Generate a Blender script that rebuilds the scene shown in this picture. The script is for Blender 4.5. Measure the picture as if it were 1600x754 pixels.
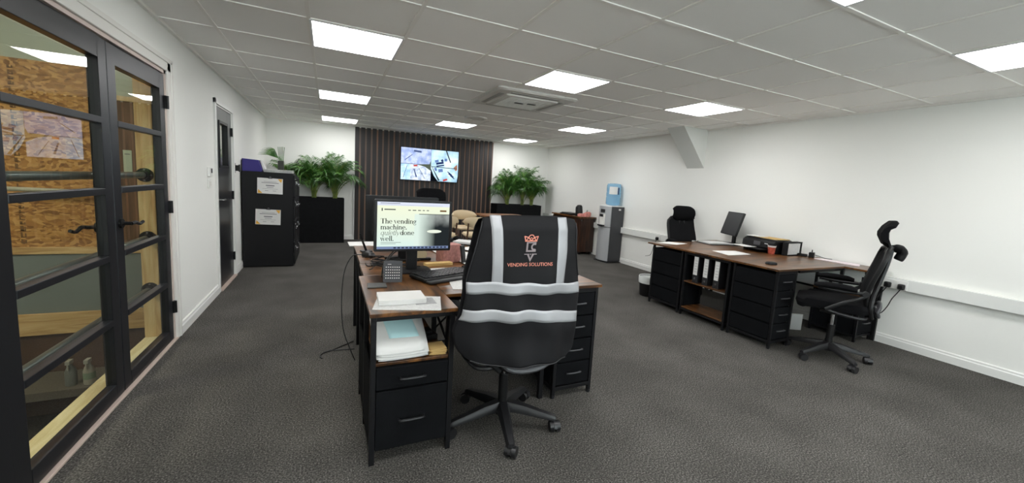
import bpy, math, random
from math import sin, cos, pi, radians, sqrt
from mathutils import Vector, Matrix, Euler
random.seed(7)
for o in list(bpy.data.objects): bpy.data.objects.remove(o)
SC = bpy.context.scene
COL = SC.collection

# ------------------------------------------------------------------ camera, light, exposure
H = 2.3065          # ceiling height
XL, XR, YB, YF = -1.053, 5.003, 9.001, -3.2
CAMZ = 1.335
yaw, pitch, roll = 0.449806, -0.118319, 0.061920
fw = Vector((sin(yaw)*cos(pitch), cos(yaw)*cos(pitch), sin(pitch)))
r0 = Vector((cos(yaw), -sin(yaw), 0)); u0 = r0.cross(fw)
rt = cos(roll)*r0 + sin(roll)*u0; up = -sin(roll)*r0 + cos(roll)*u0
cd = bpy.data.cameras.new('camera'); cam = bpy.data.objects.new('camera', cd); COL.objects.link(cam)
cam.matrix_world = Matrix(((rt.x, up.x, -fw.x, 0), (rt.y, up.y, -fw.y, 0), (rt.z, up.z, -fw.z, CAMZ), (0, 0, 0, 1)))
cd.sensor_fit = 'HORIZONTAL'; cd.sensor_width = 36.0; cd.lens = 627.345/1600*36.0
cd.shift_x = (800-812.774)/1600; cd.shift_y = (363.9-377)/1600
cd.clip_start = 0.02; cd.clip_end = 100
SC.camera = cam
SC.view_settings.view_transform = 'Standard'; SC.view_settings.look = 'None'
SC.view_settings.gamma = 1.0; SC.view_settings.use_curve_mapping = False
SC.view_settings.exposure = 1.1
LAMP = 9.0          # ceiling panel emission
STAIR_LAMP = 30.0
SCR = 0.55          # brightness of lit screens
SKY = 4.2           # overcast daylight through the added window, tuned to lift the ceiling
w = bpy.data.worlds.new('world'); SC.world = w; w.use_nodes = True
w.node_tree.nodes['Background'].inputs[0].default_value = (0.86, 0.93, 1.0, 1)
w.node_tree.nodes['Background'].inputs[1].default_value = SKY

# ------------------------------------------------------------------ materials
def lin(h):
    if isinstance(h, (tuple, list)): c = [v/255 for v in h]
    else: c = [int(h[i:i+2], 16)/255 for i in (0, 2, 4)]
    return tuple((v/12.92 if v <= .04045 else ((v+.055)/1.055)**2.4) for v in c) + (1,)
def mat(name, col, rough=.6, metal=0, spec=.5, bump=0, bscale=200, var=0, vscale=20, emit=None, es=1, trans=0, sheen=0):
    m = bpy.data.materials.new(name); m.use_nodes = True; nt = m.node_tree; b = nt.nodes['Principled BSDF']
    c = lin(col); b.inputs['Base Color'].default_value = c
    b.inputs['Roughness'].default_value = rough; b.inputs['Metallic'].default_value = metal
    b.inputs['Specular IOR Level'].default_value = spec
    if trans: b.inputs['Transmission Weight'].default_value = trans
    if sheen: b.inputs['Sheen Weight'].default_value = sheen
    if emit: b.inputs['Emission Color'].default_value = lin(emit); b.inputs['Emission Strength'].default_value = es
    tc = nt.nodes.new('ShaderNodeTexCoord')
    if bump:
        n = nt.nodes.new('ShaderNodeTexNoise'); n.inputs['Scale'].default_value = bscale; n.inputs['Detail'].default_value = 3
        nt.links.new(tc.outputs['Object'], n.inputs['Vector'])
        bp = nt.nodes.new('ShaderNodeBump'); bp.inputs['Strength'].default_value = bump; bp.inputs['Distance'].default_value = .002
        nt.links.new(n.outputs['Fac'], bp.inputs['Height']); nt.links.new(bp.outputs['Normal'], b.inputs['Normal'])
    if var:
        n = nt.nodes.new('ShaderNodeTexNoise'); n.inputs['Scale'].default_value = vscale; n.inputs['Detail'].default_value = 4
        nt.links.new(tc.outputs['Object'], n.inputs['Vector'])
        r = nt.nodes.new('ShaderNodeValToRGB'); r.color_ramp.elements[0].position = .3; r.color_ramp.elements[1].position = .7
        r.color_ramp.elements[0].color = tuple(v*(1-var) for v in c[:3])+(1,); r.color_ramp.elements[1].color = tuple(min(1, v*(1+var)) for v in c[:3])+(1,)
        nt.links.new(n.outputs['Fac'], r.inputs[0]); nt.links.new(r.outputs[0], b.inputs['Base Color'])
    return m
def ramp_mat(name, stops, scale=(1, 1, 1), nscale=5, detail=6, rough=.5, spec=.5, bump=0, dist=0, kind='noise', emit=0, rot=(0, 0, 0)):
    m = bpy.data.materials.new(name); m.use_nodes = True; nt = m.node_tree; b = nt.nodes['Principled BSDF']
    tc = nt.nodes.new('ShaderNodeTexCoord'); mp = nt.nodes.new('ShaderNodeMapping'); mp.inputs['Scale'].default_value = scale
    mp.inputs['Rotation'].default_value = rot
    nt.links.new(tc.outputs['Object'], mp.inputs[0])
    if kind == 'noise':
        n = nt.nodes.new('ShaderNodeTexNoise'); n.inputs['Scale'].default_value = nscale; n.inputs['Detail'].default_value = detail
        n.inputs['Distortion'].default_value = dist; out = n.outputs['Fac']
    else:
        n = nt.nodes.new('ShaderNodeTexVoronoi'); n.inputs['Scale'].default_value = nscale
        sp = nt.nodes.new('ShaderNodeSeparateColor'); nt.links.new(n.outputs['Color'], sp.inputs[0]); out = sp.outputs[0]
    nt.links.new(mp.outputs[0], n.inputs['Vector'])
    r = nt.nodes.new('ShaderNodeValToRGB'); cr = r.color_ramp
    while len(cr.elements) < len(stops): cr.elements.new(.5)
    for e, (p, c) in zip(cr.elements, stops): e.position = p; e.color = lin(c)
    nt.links.new(out, r.inputs[0]); nt.links.new(r.outputs[0], b.inputs['Base Color'])
    b.inputs['Roughness'].default_value = rough; b.inputs['Specular IOR Level'].default_value = spec
    if emit:
        nt.links.new(r.outputs[0], b.inputs['Emission Color']); b.inputs['Emission Strength'].default_value = emit
        b.inputs['Base Color'].default_value = (0, 0, 0, 1); nt.links.remove(b.inputs['Base Color'].links[0])
    if bump:
        bp = nt.nodes.new('ShaderNodeBump'); bp.inputs['Strength'].default_value = bump; bp.inputs['Distance'].default_value = .003
        nt.links.new(out, bp.inputs['Height']); nt.links.new(bp.outputs['Normal'], b.inputs['Normal'])
    return m
def emis(name, col, s=1.0):
    if s <= 1.3: s *= SCR
    m = bpy.data.materials.new(name); m.use_nodes = True; nt = m.node_tree; nt.nodes.clear()
    e = nt.nodes.new('ShaderNodeEmission'); o = nt.nodes.new('ShaderNodeOutputMaterial')
    e.inputs[0].default_value = lin(col); e.inputs[1].default_value = s; nt.links.new(e.outputs[0], o.inputs[0]); return m
def glass_mat(name, tint=(1, 1, 1, 1), boost=1.7):
    m = bpy.data.materials.new(name); m.use_nodes = True; nt = m.node_tree; nt.nodes.clear()
    o = nt.nodes.new('ShaderNodeOutputMaterial'); mx = nt.nodes.new('ShaderNodeMixShader')
    t = nt.nodes.new('ShaderNodeBsdfTransparent'); t.inputs[0].default_value = tint
    g = nt.nodes.new('ShaderNodeBsdfGlossy'); g.inputs['Roughness'].default_value = 0.0
    f = nt.nodes.new('ShaderNodeFresnel'); f.inputs[0].default_value = 1.5
    ge = nt.nodes.new('ShaderNodeNewGeometry')
    inv = nt.nodes.new('ShaderNodeMath'); inv.operation = 'SUBTRACT'; inv.inputs[0].default_value = 1
    nt.links.new(ge.outputs['Backfacing'], inv.inputs[1])
    mu = nt.nodes.new('ShaderNodeMath'); mu.operation = 'MULTIPLY'; nt.links.new(f.outputs[0], mu.inputs[0]); nt.links.new(inv.outputs[0], mu.inputs[1])
    m2 = nt.nodes.new('ShaderNodeMath'); m2.operation = 'MULTIPLY'; m2.inputs[1].default_value = boost; m2.use_clamp = True
    nt.links.new(mu.outputs[0], m2.inputs[0])
    nt.links.new(m2.outputs[0], mx.inputs[0]); nt.links.new(t.outputs[0], mx.inputs[1]); nt.links.new(g.outputs[0], mx.inputs[2])
    nt.links.new(mx.outputs[0], o.inputs[0]); return m

WALL = mat('wall_paint', 'ecece7', .75, spec=.3, bump=.08, bscale=60)
CEIL = mat('ceiling_tile', 'f7f5f1', .9, spec=.1, bump=.12, bscale=350)
GRIDM = mat('ceiling_grid', 'f2efe9', .6)
GLOSSW = mat('white_gloss', 'e6e6e2', .35)
PLASTER = mat('white_plaster', 'dedcd6', .6)
BLACKM = mat('black_metal', '101012', .5, spec=.25)
BLACKP = mat('black_plastic', '0f0f10', .45, spec=.35)
BLACKP2 = mat('dark_grey_plastic', '1d1d1f', .45, spec=.4)
GREYP = mat('grey_plastic', '444447', .4)
CASTM = mat('caster_plastic', '1b1b1d', .38)
BFAB = mat('black_fabric', '0c0c0e', .95, spec=.15, bump=.3, bscale=400)
DFAB = mat('drawer_fabric', '101113', .9, spec=.1, bump=.3, bscale=300, var=.15, vscale=8)
MESHF = mat('mesh_fabric', '121214', .9, spec=.2, bump=.5, bscale=500)
CHROME = mat('chrome', 'b8b8ba', .2, metal=1)
STEEL = mat('brushed_steel', '8a8c8e', .35, metal=.9)
SILVER = mat('silver_plastic', 'b9bbbd', .35, metal=.3)
DSIDE = mat('cooler_side', '3c3d40', .45)
PAPER = mat('paper', 'd6d5d2', .8)
PAPERG = mat('printed_paper', 'c6c6c4', .8, var=.1, vscale=90)
INK = mat('ink_grey', '76767a', .8)
DINK = mat('ink_dark', '303034', .8)
GOLD = mat('gold_ink', 'd9a43a', .6)
CAR = ramp_mat('carpet_loop', [(.30, '2b2a28'), (.48, '4b4946'), (.56, '5a5854'), (.72, '827e79')], nscale=135, detail=5, rough=1, spec=.05, bump=.45)
def tune_carpet():
    nt = CAR.node_tree; b = nt.nodes['Principled BSDF']
    tc = [n for n in nt.nodes if n.type == 'TEX_COORD'][0]; r = [n for n in nt.nodes if n.type == 'VALTORGB'][0]
    n2 = nt.nodes.new('ShaderNodeTexNoise'); n2.inputs['Scale'].default_value = 2.2; n2.inputs['Detail'].default_value = 8
    nt.links.new(tc.outputs['Object'], n2.inputs['Vector'])
    mr = nt.nodes.new('ShaderNodeMapRange'); mr.inputs[1].default_value = .3; mr.inputs[2].default_value = .7; mr.inputs[3].default_value = .82; mr.inputs[4].default_value = 1.18
    nt.links.new(n2.outputs['Fac'], mr.inputs[0])
    mx = nt.nodes.new('ShaderNodeVectorMath'); mx.operation = 'SCALE'
    nt.links.new(r.outputs[0], mx.inputs[0]); nt.links.new(mr.outputs[0], mx.inputs['Scale']); nt.links.new(mx.outputs[0], b.inputs['Base Color'])
tune_carpet()
WOODTOP = ramp_mat('rustic_brown_board', [(.25, '22150c'), (.42, '432a14'), (.55, '64401f'), (.72, '855a30')], scale=(1.2, 9, 9), nscale=2.2, detail=9, rough=.30, spec=.5, dist=1.0)
WOODTOPY = ramp_mat('rustic_brown_board_lengthwise', [(.25, '22150c'), (.42, '432a14'), (.55, '64401f'), (.72, '855a30')], scale=(9, 1.2, 9), nscale=2.2, detail=9, rough=.30, spec=.5, dist=1.0)
WOODV = ramp_mat('rustic_sideboard', [(.3, '170c07'), (.5, '2f1a0f'), (.7, '482a18')], scale=(8, 8, 1.2), nscale=2.5, detail=8, rough=.4, dist=.8)
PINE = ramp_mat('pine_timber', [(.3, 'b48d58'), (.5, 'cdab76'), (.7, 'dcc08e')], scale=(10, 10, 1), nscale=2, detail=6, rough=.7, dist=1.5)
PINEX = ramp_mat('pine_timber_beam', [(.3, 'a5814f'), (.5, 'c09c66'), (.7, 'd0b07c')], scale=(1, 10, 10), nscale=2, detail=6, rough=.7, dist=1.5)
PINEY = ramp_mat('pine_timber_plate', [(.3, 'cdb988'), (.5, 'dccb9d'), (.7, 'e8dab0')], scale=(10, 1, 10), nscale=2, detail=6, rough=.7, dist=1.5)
OSB = ramp_mat('strand_board', [(0, '7b5226'), (.25, 'a0703a'), (.5, 'b8874a'), (.75, 'c89a5c'), (1, '8d6030')], scale=(14, 14, 27), nscale=2.3, kind='voronoi', rough=.7, rot=(0, .5, 0))
def tune_osb():
    nt = OSB.node_tree; vo = [n for n in nt.nodes if n.type == 'TEX_VORONOI'][0]; mp = [n for n in nt.nodes if n.type == 'MAPPING'][0]
    no = nt.nodes.new('ShaderNodeTexNoise'); no.inputs['Scale'].default_value = .22; no.inputs['Detail'].default_value = 3
    nt.links.new(mp.outputs[0], no.inputs['Vector']); ad = nt.nodes.new('ShaderNodeVectorMath'); ad.operation = 'MULTIPLY_ADD'; ad.inputs[1].default_value = (4, 4, 4)
    nt.links.new(no.outputs['Color'], ad.inputs[0]); nt.links.new(mp.outputs[0], ad.inputs[2]); nt.links.new(ad.outputs[0], vo.inputs['Vector'])
tune_osb()
DOORW = ramp_mat('brown_wood', [(.3, '4d3622'), (.5, '674a31'), (.7, '7c5b3f')], scale=(10, 10, 1), nscale=2.5, detail=6, rough=.6, dist=.6)
SLAT = ramp_mat('dark_walnut_slat', [(.3, '0d0a0a'), (.5, '150f0e'), (.7, '201512')], scale=(25, 25, 1), nscale=2, detail=6, rough=.5)
SLATB = ramp_mat('slat_backing', [(.3, '5b4d46'), (.5, '705c50'), (.7, '966c50')], scale=(3, 3, .6), nscale=1.2, detail=3, rough=.7)
LEAF = ramp_mat('palm_leaf', [(.3, '1d3a14'), (.5, '33601f'), (.7, '5c8a38')], nscale=6, detail=2, rough=.45)
STEM = ramp_mat('palm_stem', [(.3, '4b5a20'), (.5, '6b7a30'), (.7, '8a8a45')], nscale=9, detail=2, rough=.5)
PLANTER = mat('planter_black', '0d0e10', .75, spec=.15, var=.3, vscale=14)
BEIGE = mat('beige_leather', 'c9b593', .5)
DWOOD = mat('walnut_leg', '4a3020', .5)
TABLEW = mat('oak_brown', '7a5030', .4)
GREYPANEL = mat('grey_board', '6e7672', .7)
PALEW = mat('pale_green_wall', 'a9ad98', .8)
GLASS = glass_mat('pane_glass', (.93, .96, .94, 1))
VGLASS = glass_mat('vision_glass', (.9, .93, .92, 1), 1.4)
STEELT = mat('galvanised_tube', '6f7472', .35, metal=.7)
LAMPM = emis('lamp_panel', 'ffffff', LAMP)
LAMPF = mat('lamp_frame', 'f0f0f0', .5)
VEST = mat('vest_cloth', '0e0e11', .75, spec=.3, bump=.25, bscale=500)
REFL = mat('reflective_tape', 'a8a9ac', .45, metal=.25, bump=.2, bscale=700)
LOGO1 = mat('logo_copper', 'd98a76', .6)
LOGO2 = mat('logo_grey', '8d8284', .6)
BLUEB = mat('blue_card', '2b2170', .55)
KRAFT = mat('kraft_yellow', 'c7a66a', .8)
CYANP = mat('pale_blue_paper', 'b9dde0', .8)
PINKB = mat('pink_brick_card', 'a8756e', .75, var=.25, vscale=60)
REDCUP = mat('red_cup', 'b5523f', .6, var=.4, vscale=50)
PINKT = mat('pink_card', 'd08a80', .7, var=.3, vscale=40)
BLUEGL = mat('blue_bottle', 'a9d6f2', .12, trans=.75, spec=.6)
BLUEGL.node_tree.nodes['Principled BSDF'].inputs['IOR'].default_value = 1.2
WATER = mat('blue_cloth', '3c7ea6', .6)
THRESH = mat('threshold_wood', 'bfaca0', .6)

# ------------------------------------------------------------------ mesh builder
class M:
    def __init__(s): s.v = []; s.f = []; s.sm = []; s.mi = []; s.m = 0; s.xf = None
    def add(s, vs, fs, smooth=False):
        n = len(s.v)
        if s.xf: vs = [s.xf @ Vector(p) for p in vs]
        s.v += [tuple(p) for p in vs]
        for f in fs: s.f.append(tuple(i+n for i in f)); s.sm.append(smooth); s.mi.append(s.m)
        return s
    def box(s, x0, x1, y0, y1, z0, z1):
        if x1 < x0: x0, x1 = x1, x0
        if y1 < y0: y0, y1 = y1, y0
        if z1 < z0: z0, z1 = z1, z0
        v = [(x, y, z) for z in (z0, z1) for y in (y0, y1) for x in (x0, x1)]
        return s.add(v, [(0, 2, 3, 1), (4, 5, 7, 6), (0, 1, 5, 4), (2, 6, 7, 3), (0, 4, 6, 2), (1, 3, 7, 5)])
    def cyl(s, p0, p1, r0, r1=None, n=16, cap=True):
        r1 = r0 if r1 is None else r1
        p0 = Vector(p0); p1 = Vector(p1); d = (p1-p0).normalized()
        a = d.orthogonal().normalized(); b = d.cross(a)
        v = []
        for p, r in ((p0, r0), (p1, r1)):
            for i in range(n): t = 2*pi*i/n; v.append(p+a*(r*cos(t))+b*(r*sin(t)))
        s.add(v, [(i, (i+1) % n, n+(i+1) % n, n+i) for i in range(n)], True)
        if cap: s.add(v, [tuple(range(n-1, -1, -1)), tuple(range(n, 2*n))])
        return s
    def tube(s, pts, r, n=8, closed=False, flat=1.0):
        pts = [Vector(p) for p in pts]; N = len(pts); rs = r if isinstance(r, (list, tuple)) else [r]*N
        v = []; prev = None
        for i, p in enumerate(pts):
            if closed: d = pts[(i+1) % N]-pts[i-1]
            else: d = (pts[min(i+1, N-1)]-pts[max(i-1, 0)])
            d.normalize()
            if prev is None: a = d.orthogonal().normalized()
            else:
                a = prev-d*prev.dot(d)
                a = a.normalized() if a.length > 1e-6 else d.orthogonal().normalized()
            prev = a; b = d.cross(a)
            for k in range(n): t = 2*pi*k/n; v.append(p+a*(rs[i]*cos(t))+b*(rs[i]*sin(t)*flat))
        f = []
        for i in range(N if closed else N-1):
            j = (i+1) % N
            for k in range(n): f.append((i*n+k, i*n+(k+1) % n, j*n+(k+1) % n, j*n+k))
        s.add(v, f, True)
        if not closed: s.add(v, [tuple(range(n-1, -1, -1)), tuple(range((N-1)*n, N*n))])
        return s
    def lathe(s, prof, c=(0, 0, 0), n=24, cap=True):
        v = [(c[0]+r*cos(2*pi*i/n), c[1]+r*sin(2*pi*i/n), c[2]+z) for r, z in prof for i in range(n)]
        f = [(k*n+i, k*n+(i+1) % n, (k+1)*n+(i+1) % n, (k+1)*n+i) for k in range(len(prof)-1) for i in range(n)]
        s.add(v, f, True)
        if cap: s.add(v, [tuple(range(n-1, -1, -1)), tuple(range((len(prof)-1)*n, len(prof)*n))])
        return s
    def prism(s, poly, d0, d1, axis='z', smooth=False):
        def P(a, b, c): return {'z': (a, b, c), 'y': (a, c, b), 'x': (c, a, b)}[axis]
        n = len(poly); v = [P(a, b, d0) for a, b in poly]+[P(a, b, d1) for a, b in poly]
        s.add(v, [tuple(range(n-1, -1, -1)), tuple(range(n, 2*n))])
        return s.add(v, [(i, (i+1) % n, n+(i+1) % n, n+i) for i in range(n)], smooth)
    def grid(s, fn, nu, nv, smooth=True, closeu=False):
        v = [fn(i/nu, j/nv) for j in range(nv+1) for i in range(nu+1)]
        return s.add(v, [(j*(nu+1)+i, j*(nu+1)+i+1, (j+1)*(nu+1)+i+1, (j+1)*(nu+1)+i) for j in range(nv) for i in range(nu)], smooth)
    def loft(s, rings, cap=True, smooth=True):
        n = len(rings[0]); v = [p for r in rings for p in r]
        s.add(v, [(k*n+i, k*n+(i+1) % n, (k+1)*n+(i+1) % n, (k+1)*n+i) for k in range(len(rings)-1) for i in range(n)], smooth)
        if cap: s.add(v, [tuple(range(n-1, -1, -1)), tuple(range((len(rings)-1)*n, len(rings)*n))], smooth)
        return s
    def quad(s, a, b, c, d): return s.add([a, b, c, d], [(0, 1, 2, 3)])
    def obj(s, name, mats, parent=None, bevel=0, seg=2, solid=0, sub=0, loc=None, rot=None, weld=True):
        me = bpy.data.meshes.new(name); me.from_pydata(s.v, [], s.f); 
        mats = mats if isinstance(mats, (list, tuple)) else [mats]
        for m in mats: me.materials.append(m)
        for p, sm, mi in zip(me.polygons, s.sm, s.mi): p.use_smooth = sm; p.material_index = mi
        me.update(); me.validate()
        import bmesh
        bm = bmesh.new(); bm.from_mesh(me)
        if weld: bmesh.ops.remove_doubles(bm, verts=bm.verts, dist=1e-5)
        bmesh.ops.recalc_face_normals(bm, faces=bm.faces)
        if s.__dict__.get('nosharp') is None:
            for e in bm.edges:
                if len(e.link_faces) == 2 and e.calc_face_angle(0) > 0.7: e.smooth = False
        bm.to_mesh(me); bm.free()
        o = bpy.data.objects.new(name, me); COL.objects.link(o)
        if parent: o.parent = parent
        if loc: o.location = loc
        if rot: o.rotation_euler = rot
        if solid: md = o.modifiers.new('solid', 'SOLIDIFY'); md.thickness = solid; md.offset = 0
        if bevel: md = o.modifiers.new('bevel', 'BEVEL'); md.width = bevel; md.segments = seg; md.limit_method = 'ANGLE'; md.angle_limit = radians(35)
        if sub: md = o.modifiers.new('sub', 'SUBSURF'); md.levels = sub; md.render_levels = sub
        return o
def tag(o, label, cat, group=None, kind=None):
    if label: o['label'] = label
    if cat: o['category'] = cat
    if group: o['group'] = group
    if kind: o['kind'] = kind
    return o
def thing(name, label, cat, loc=(0, 0, 0), rotz=0, group=None):
    o = bpy.data.objects.new(name, None); COL.objects.link(o); o.empty_display_size = .05
    o.location = loc; o.rotation_euler = (0, 0, rotz); return tag(o, label, cat, group)
def struct(name, m, mats, **k):
    o = m.obj(name, mats, **k)
    if not k.get('parent'): o['kind'] = 'structure'
    return o
def children(o): return [c for c in bpy.data.objects if c.parent == o]
def dup(root, loc, rotz=None, label=None, group=None):
    def cp(o, par):
        kids = children(o)
        c = o.copy(); COL.objects.link(c)
        if par: c.parent = par
        for k in kids: cp(k, c)
        return c
    r = cp(root, None); r.location = loc
    if rotz is not None: r.rotation_euler = (0, 0, rotz)
    if label: r['label'] = label
    if group: r['group'] = group
    return r
def text_polys(s, size, align='CENTER', offset=0.0, shear=0):
    cu = bpy.data.curves.new('t', 'FONT'); cu.body = s; cu.size = size; cu.align_x = align; cu.offset = offset; cu.shear = shear
    cu.resolution_u = 3
    o = bpy.data.objects.new('t', cu); COL.objects.link(o)
    dg = bpy.context.evaluated_depsgraph_get(); dg.update()
    me = bpy.data.meshes.new_from_object(o.evaluated_get(dg))
    v = [tuple(p.co) for p in me.vertices]; f = [tuple(p.vertices) for p in me.polygons]
    bpy.data.objects.remove(o); bpy.data.curves.remove(cu); bpy.data.meshes.remove(me)
    return v, f
def arc(cx, cy, r, a0, a1, n=8): return [(cx+r*cos(radians(a0+(a1-a0)*i/n)), cy+r*sin(radians(a0+(a1-a0)*i/n))) for i in range(n+1)]
def rrect(x0, x1, y0, y1, r, n=5):
    return arc(x1-r, y1-r, r, 0, 90, n)+arc(x0+r, y1-r, r, 90, 180, n)+arc(x0+r, y0+r, r, 180, 270, n)+arc(x1-r, y0+r, r, 270, 360, n)
def smooth_path(pts, n=6):
    pts = [Vector(p) for p in pts]; out = []
    P = [pts[0]*2-pts[1]]+pts+[pts[-1]*2-pts[-2]]
    for i in range(1, len(P)-2):
        a, b, c, d = P[i-1:i+3]
        for k in range(n):
            t = k/n; out.append(.5*((2*b)+(c-a)*t+(2*a-5*b+4*c-d)*t*t+(3*b-a-3*c+d)*t**3))
    out.append(P[-2]); return out

# ------------------------------------------------------------------ the room
floor = struct('floor', M().box(XL-.02, XR+.1, YF-.1, YB+.1, -.08, 0), CAR)
struct('wall_back', M().box(XL-.12, XR+.12, YB, YB+.12, 0, H+.1), WALL)
struct('wall_right', M().box(XR, XR+.12, YF-.1, YB+.1, 0, H+.1), WALL)
FWX0, FWX1, FWZ0, FWZ1 = -.2, 4.2, .75, 2.1   # unseen window added behind the camera so daylight brightens the ceiling
struct('wall_front', M().box(XL-.12, FWX0, YF-.12, YF, 0, H+.1).box(FWX1, XR+.12, YF-.12, YF, 0, H+.1).box(FWX0, FWX1, YF-.12, YF, 0, FWZ0).box(FWX0, FWX1, YF-.12, YF, FWZ1, H+.1), WALL)
wf = M()
for k in range(5): x = FWX0+(FWX1-FWX0-.05)*k/4; wf.box(x, x+.05, YF-.09, YF-.03, FWZ0, FWZ1)
wf.box(FWX0, FWX1, YF-.09, YF-.03, FWZ0, FWZ0+.05).box(FWX0, FWX1, YF-.09, YF-.03, FWZ1-.05, FWZ1)
win = wf.obj('added_window_1', GLOSSW, bevel=.003); win['kind'] = 'structure'
for k in range(4):
    x = FWX0+(FWX1-FWX0-.05)*k/4; M().box(x+.05, x+(FWX1-FWX0-.05)/4, YF-.063, YF-.057, FWZ0+.05, FWZ1-.05).obj('added_window_pane', GLASS, win)
# left wall with two openings
D1a, D1b, D1h = 1.80, 3.79, 1.985      # glazed double door opening
D2a, D2b, D2h = 5.17, 5.98, 1.975      # black door opening
wl = M()
wl.box(XL-.12, XL, YF-.1, D1a, 0, H+.1).box(XL-.12, XL, D1a, D1b, D1h, H+.1).box(XL-.12, XL, D1b, D2a, 0, H+.1)
wl.box(XL-.12, XL, D2a, D2b, D2h, H+.1).box(XL-.12, XL, D2b, YB+.1, 0, H+.1)
struct('wall_left', wl, WALL)
# ceiling: tiles and a proud T-bar grid
struct('ceiling', M().box(XL-.1, XR+.1, YF-.1, YB+.1, H, H+.06), CEIL)
GX, GY = -.7175, 1.2362
g = M(); tw = .012
i = -1
while GX+.6*i < XR:
    x = GX+.6*i; i += 1
    if x > XL: g.box(x-tw, x+tw, YF, YB, H-.006, H+.002)
j = -8
while GY+.6*j < YB:
    y = GY+.6*j; j += 1
    if y > YF: g.box(XL, XR, y-tw, y+tw, H-.0062, H+.002)
struct('trim_1', g, GRIDM)
t2 = M().box(XL, XL+.022, YF, YB, H-.02, H).box(XR-.022, XR, YF, YB, H-.02, H).box(XL, XR, YB-.022, YB, H-.02, H)
struct('trim_2', t2, GRIDM)
def skirt(name, segs, side):
    m = M(); h = .095; prof = [(0, 0), (.018, 0), (.018, h-.03), (.012, h-.02), (.012, h-.008), (.006, h), (0, h)]
    for a, b in segs:
        if side == 'right': m.prism([(XR-p, z) for p, z in prof], a, b, 'y')
        elif side == 'left': m.prism([(XL+p, z) for p, z in prof], a, b, 'y')
        elif side == 'back': m.prism([(YB-p, z) for p, z in prof], a, b, 'x')
        else: m.prism([(YF+p, z) for p, z in prof], a, b, 'x')
    struct(name, m, GLOSSW)
skirt('baseboard_right', [(YF, YB)], 'right')
skirt('baseboard_left', [(YF, D1a-.06), (D1b+.075, D2a-.06), (D2b+.06, YB)], 'left')
skirt('baseboard_back', [(XL, .48), (3.51, XR)], 'back')
skirt('baseboard_front', [(XL, XR)], 'front')
# sloped boxed haunch on the right wall
hm = M().prism([(4.52, H), (XR, H), (XR, 1.75)], 4.27, 4.58, 'y')
struct('trim_3', hm, mat('haunch_paint', 'd6d7d2', .75))

# ------------------------------------------------------------------ glazed double doors (left wall)
cs = M()
# plaster casing (moulded) around the opening, and pinkish lining inside it
for a, b in ((D1b, D1b+.085), (D1a-.085, D1a)): cs.box(XL-.001, XL+.016, a, b, 0, D1h+.085); 
cs.box(XL-.001, XL+.016, D1a-.085, D1b+.085, D1h, D1h+.085)
cs.box(XL, XL+.022, D1b+.055, D1b+.085, 0, D1h+.085).box(XL, XL+.022, D1a-.085, D1b+.085, D1h+.058, D1h+.085)
struct('trim_4', cs, PLASTER, bevel=.004)
LINING = mat('lining_paint', 'cdbdb4', .6)
ln = M().box(XL-.12, XL+.001, D1b-.028, D1b, 0, D1h).box(XL-.12, XL+.001, D1a, D1b, D1h-.022, D1h)
struct('trim_5', ln, LINING)
struct('trim_6', M().box(XL-.04, XL+.018, D1a, D1b+.02, 0, .014), THRESH, bevel=.004)
BLUEBLACK = mat('door_steel', '17181c', .38, spec=.4, var=.08, vscale=3)
dframe = M().box(XL-.05, XL+.004, D1a, D1a+.22, 0, D1h-.022)
struct('trim_7', dframe, BLUEBLACK, bevel=.002)
def leaf(name, y0, y1, hinge_at, seed):
    ft = .052; x0, x1 = XL-.046, XL+.0
    m = M()
    zt = 1.95; zb = .018
    sl = .10
    gy0, gy1 = y0+sl, y1-sl+.012
    if hinge_at == 'far': gy0, gy1 = y0+sl-.01, y1-.085
    # door frame ring with bars
    m.box(x0, x1, y0+.001, gy0, zb, zt).box(x0, x1, gy1, y1-.001, zb, zt)
    m.box(x0, x1, gy0, gy1, 1.845, zt).box(x0, x1, gy0, gy1, zb, .10)
    d = m.obj(name, BLUEBLACK, bevel=.003); d['kind'] = 'structure'
    zs = [.455, .81, 1.17, 1.535]
    for z in zs:
        M().box(x0+.006, x1+.003, gy0, gy1, z-.017, z+.017).obj('glazing_bar', BLUEBLACK, d, bevel=.003)
    edges = [.10]+zs+[1.845]
    for a, b in zip(edges[:-1], edges[1:]):
        M().box(XL-.026, XL-.020, gy0+.001, gy1-.001, a+.016, b-.016).obj('glass_pane', GLASS, d)
    return d
dl = leaf('door_1', D1a+.223, 2.928, 'near', 1)
dr = leaf('door_2', 2.932, D1b-.034, 'far', 2)
def lever(parent, yc, direction, x, z=.985, side=1, name='lever_handle'):
    m = M(); m.cyl((x, yc, z), (x+.012*side, yc, z), .026, n=20)
    m.cyl((x+.01*side, yc, z), (x+.05*side, yc, z), .010)
    p = smooth_path([(x+.05*side, yc-.006*direction, z), (x+.055*side, yc+.03*direction, z+.004), (x+.052*side, yc+.07*direction, z-.006), (x+.05*side, yc+.105*direction, z-.012), (x+.056*side, yc+.135*direction, z-.002)], 5)
    m.tube(p, [.010]*8+[.009]*(len(p)-8), 8)
    return m.obj(name, BLACKP, parent)
lever(dr, 2.985, 1, XL, .985)
lever(dr, 2.985, 1, XL-.046, .975, -1)
lever(dl, 2.872, -1, XL-.046, .975, -1)
lever(dl, 2.872, -1, XL-.012, .985) if False else None
for z in (1.765, 1.02, .265):
    M().box(XL-.01, XL+.014, D1b-.045, D1b-.016, z-.045, z+.045).cyl((XL+.016, D1b-.03, z-.045), (XL+.016, D1b-.03, z+.045), .009, n=10).obj('hinge', BLACKP, dr)

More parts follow.
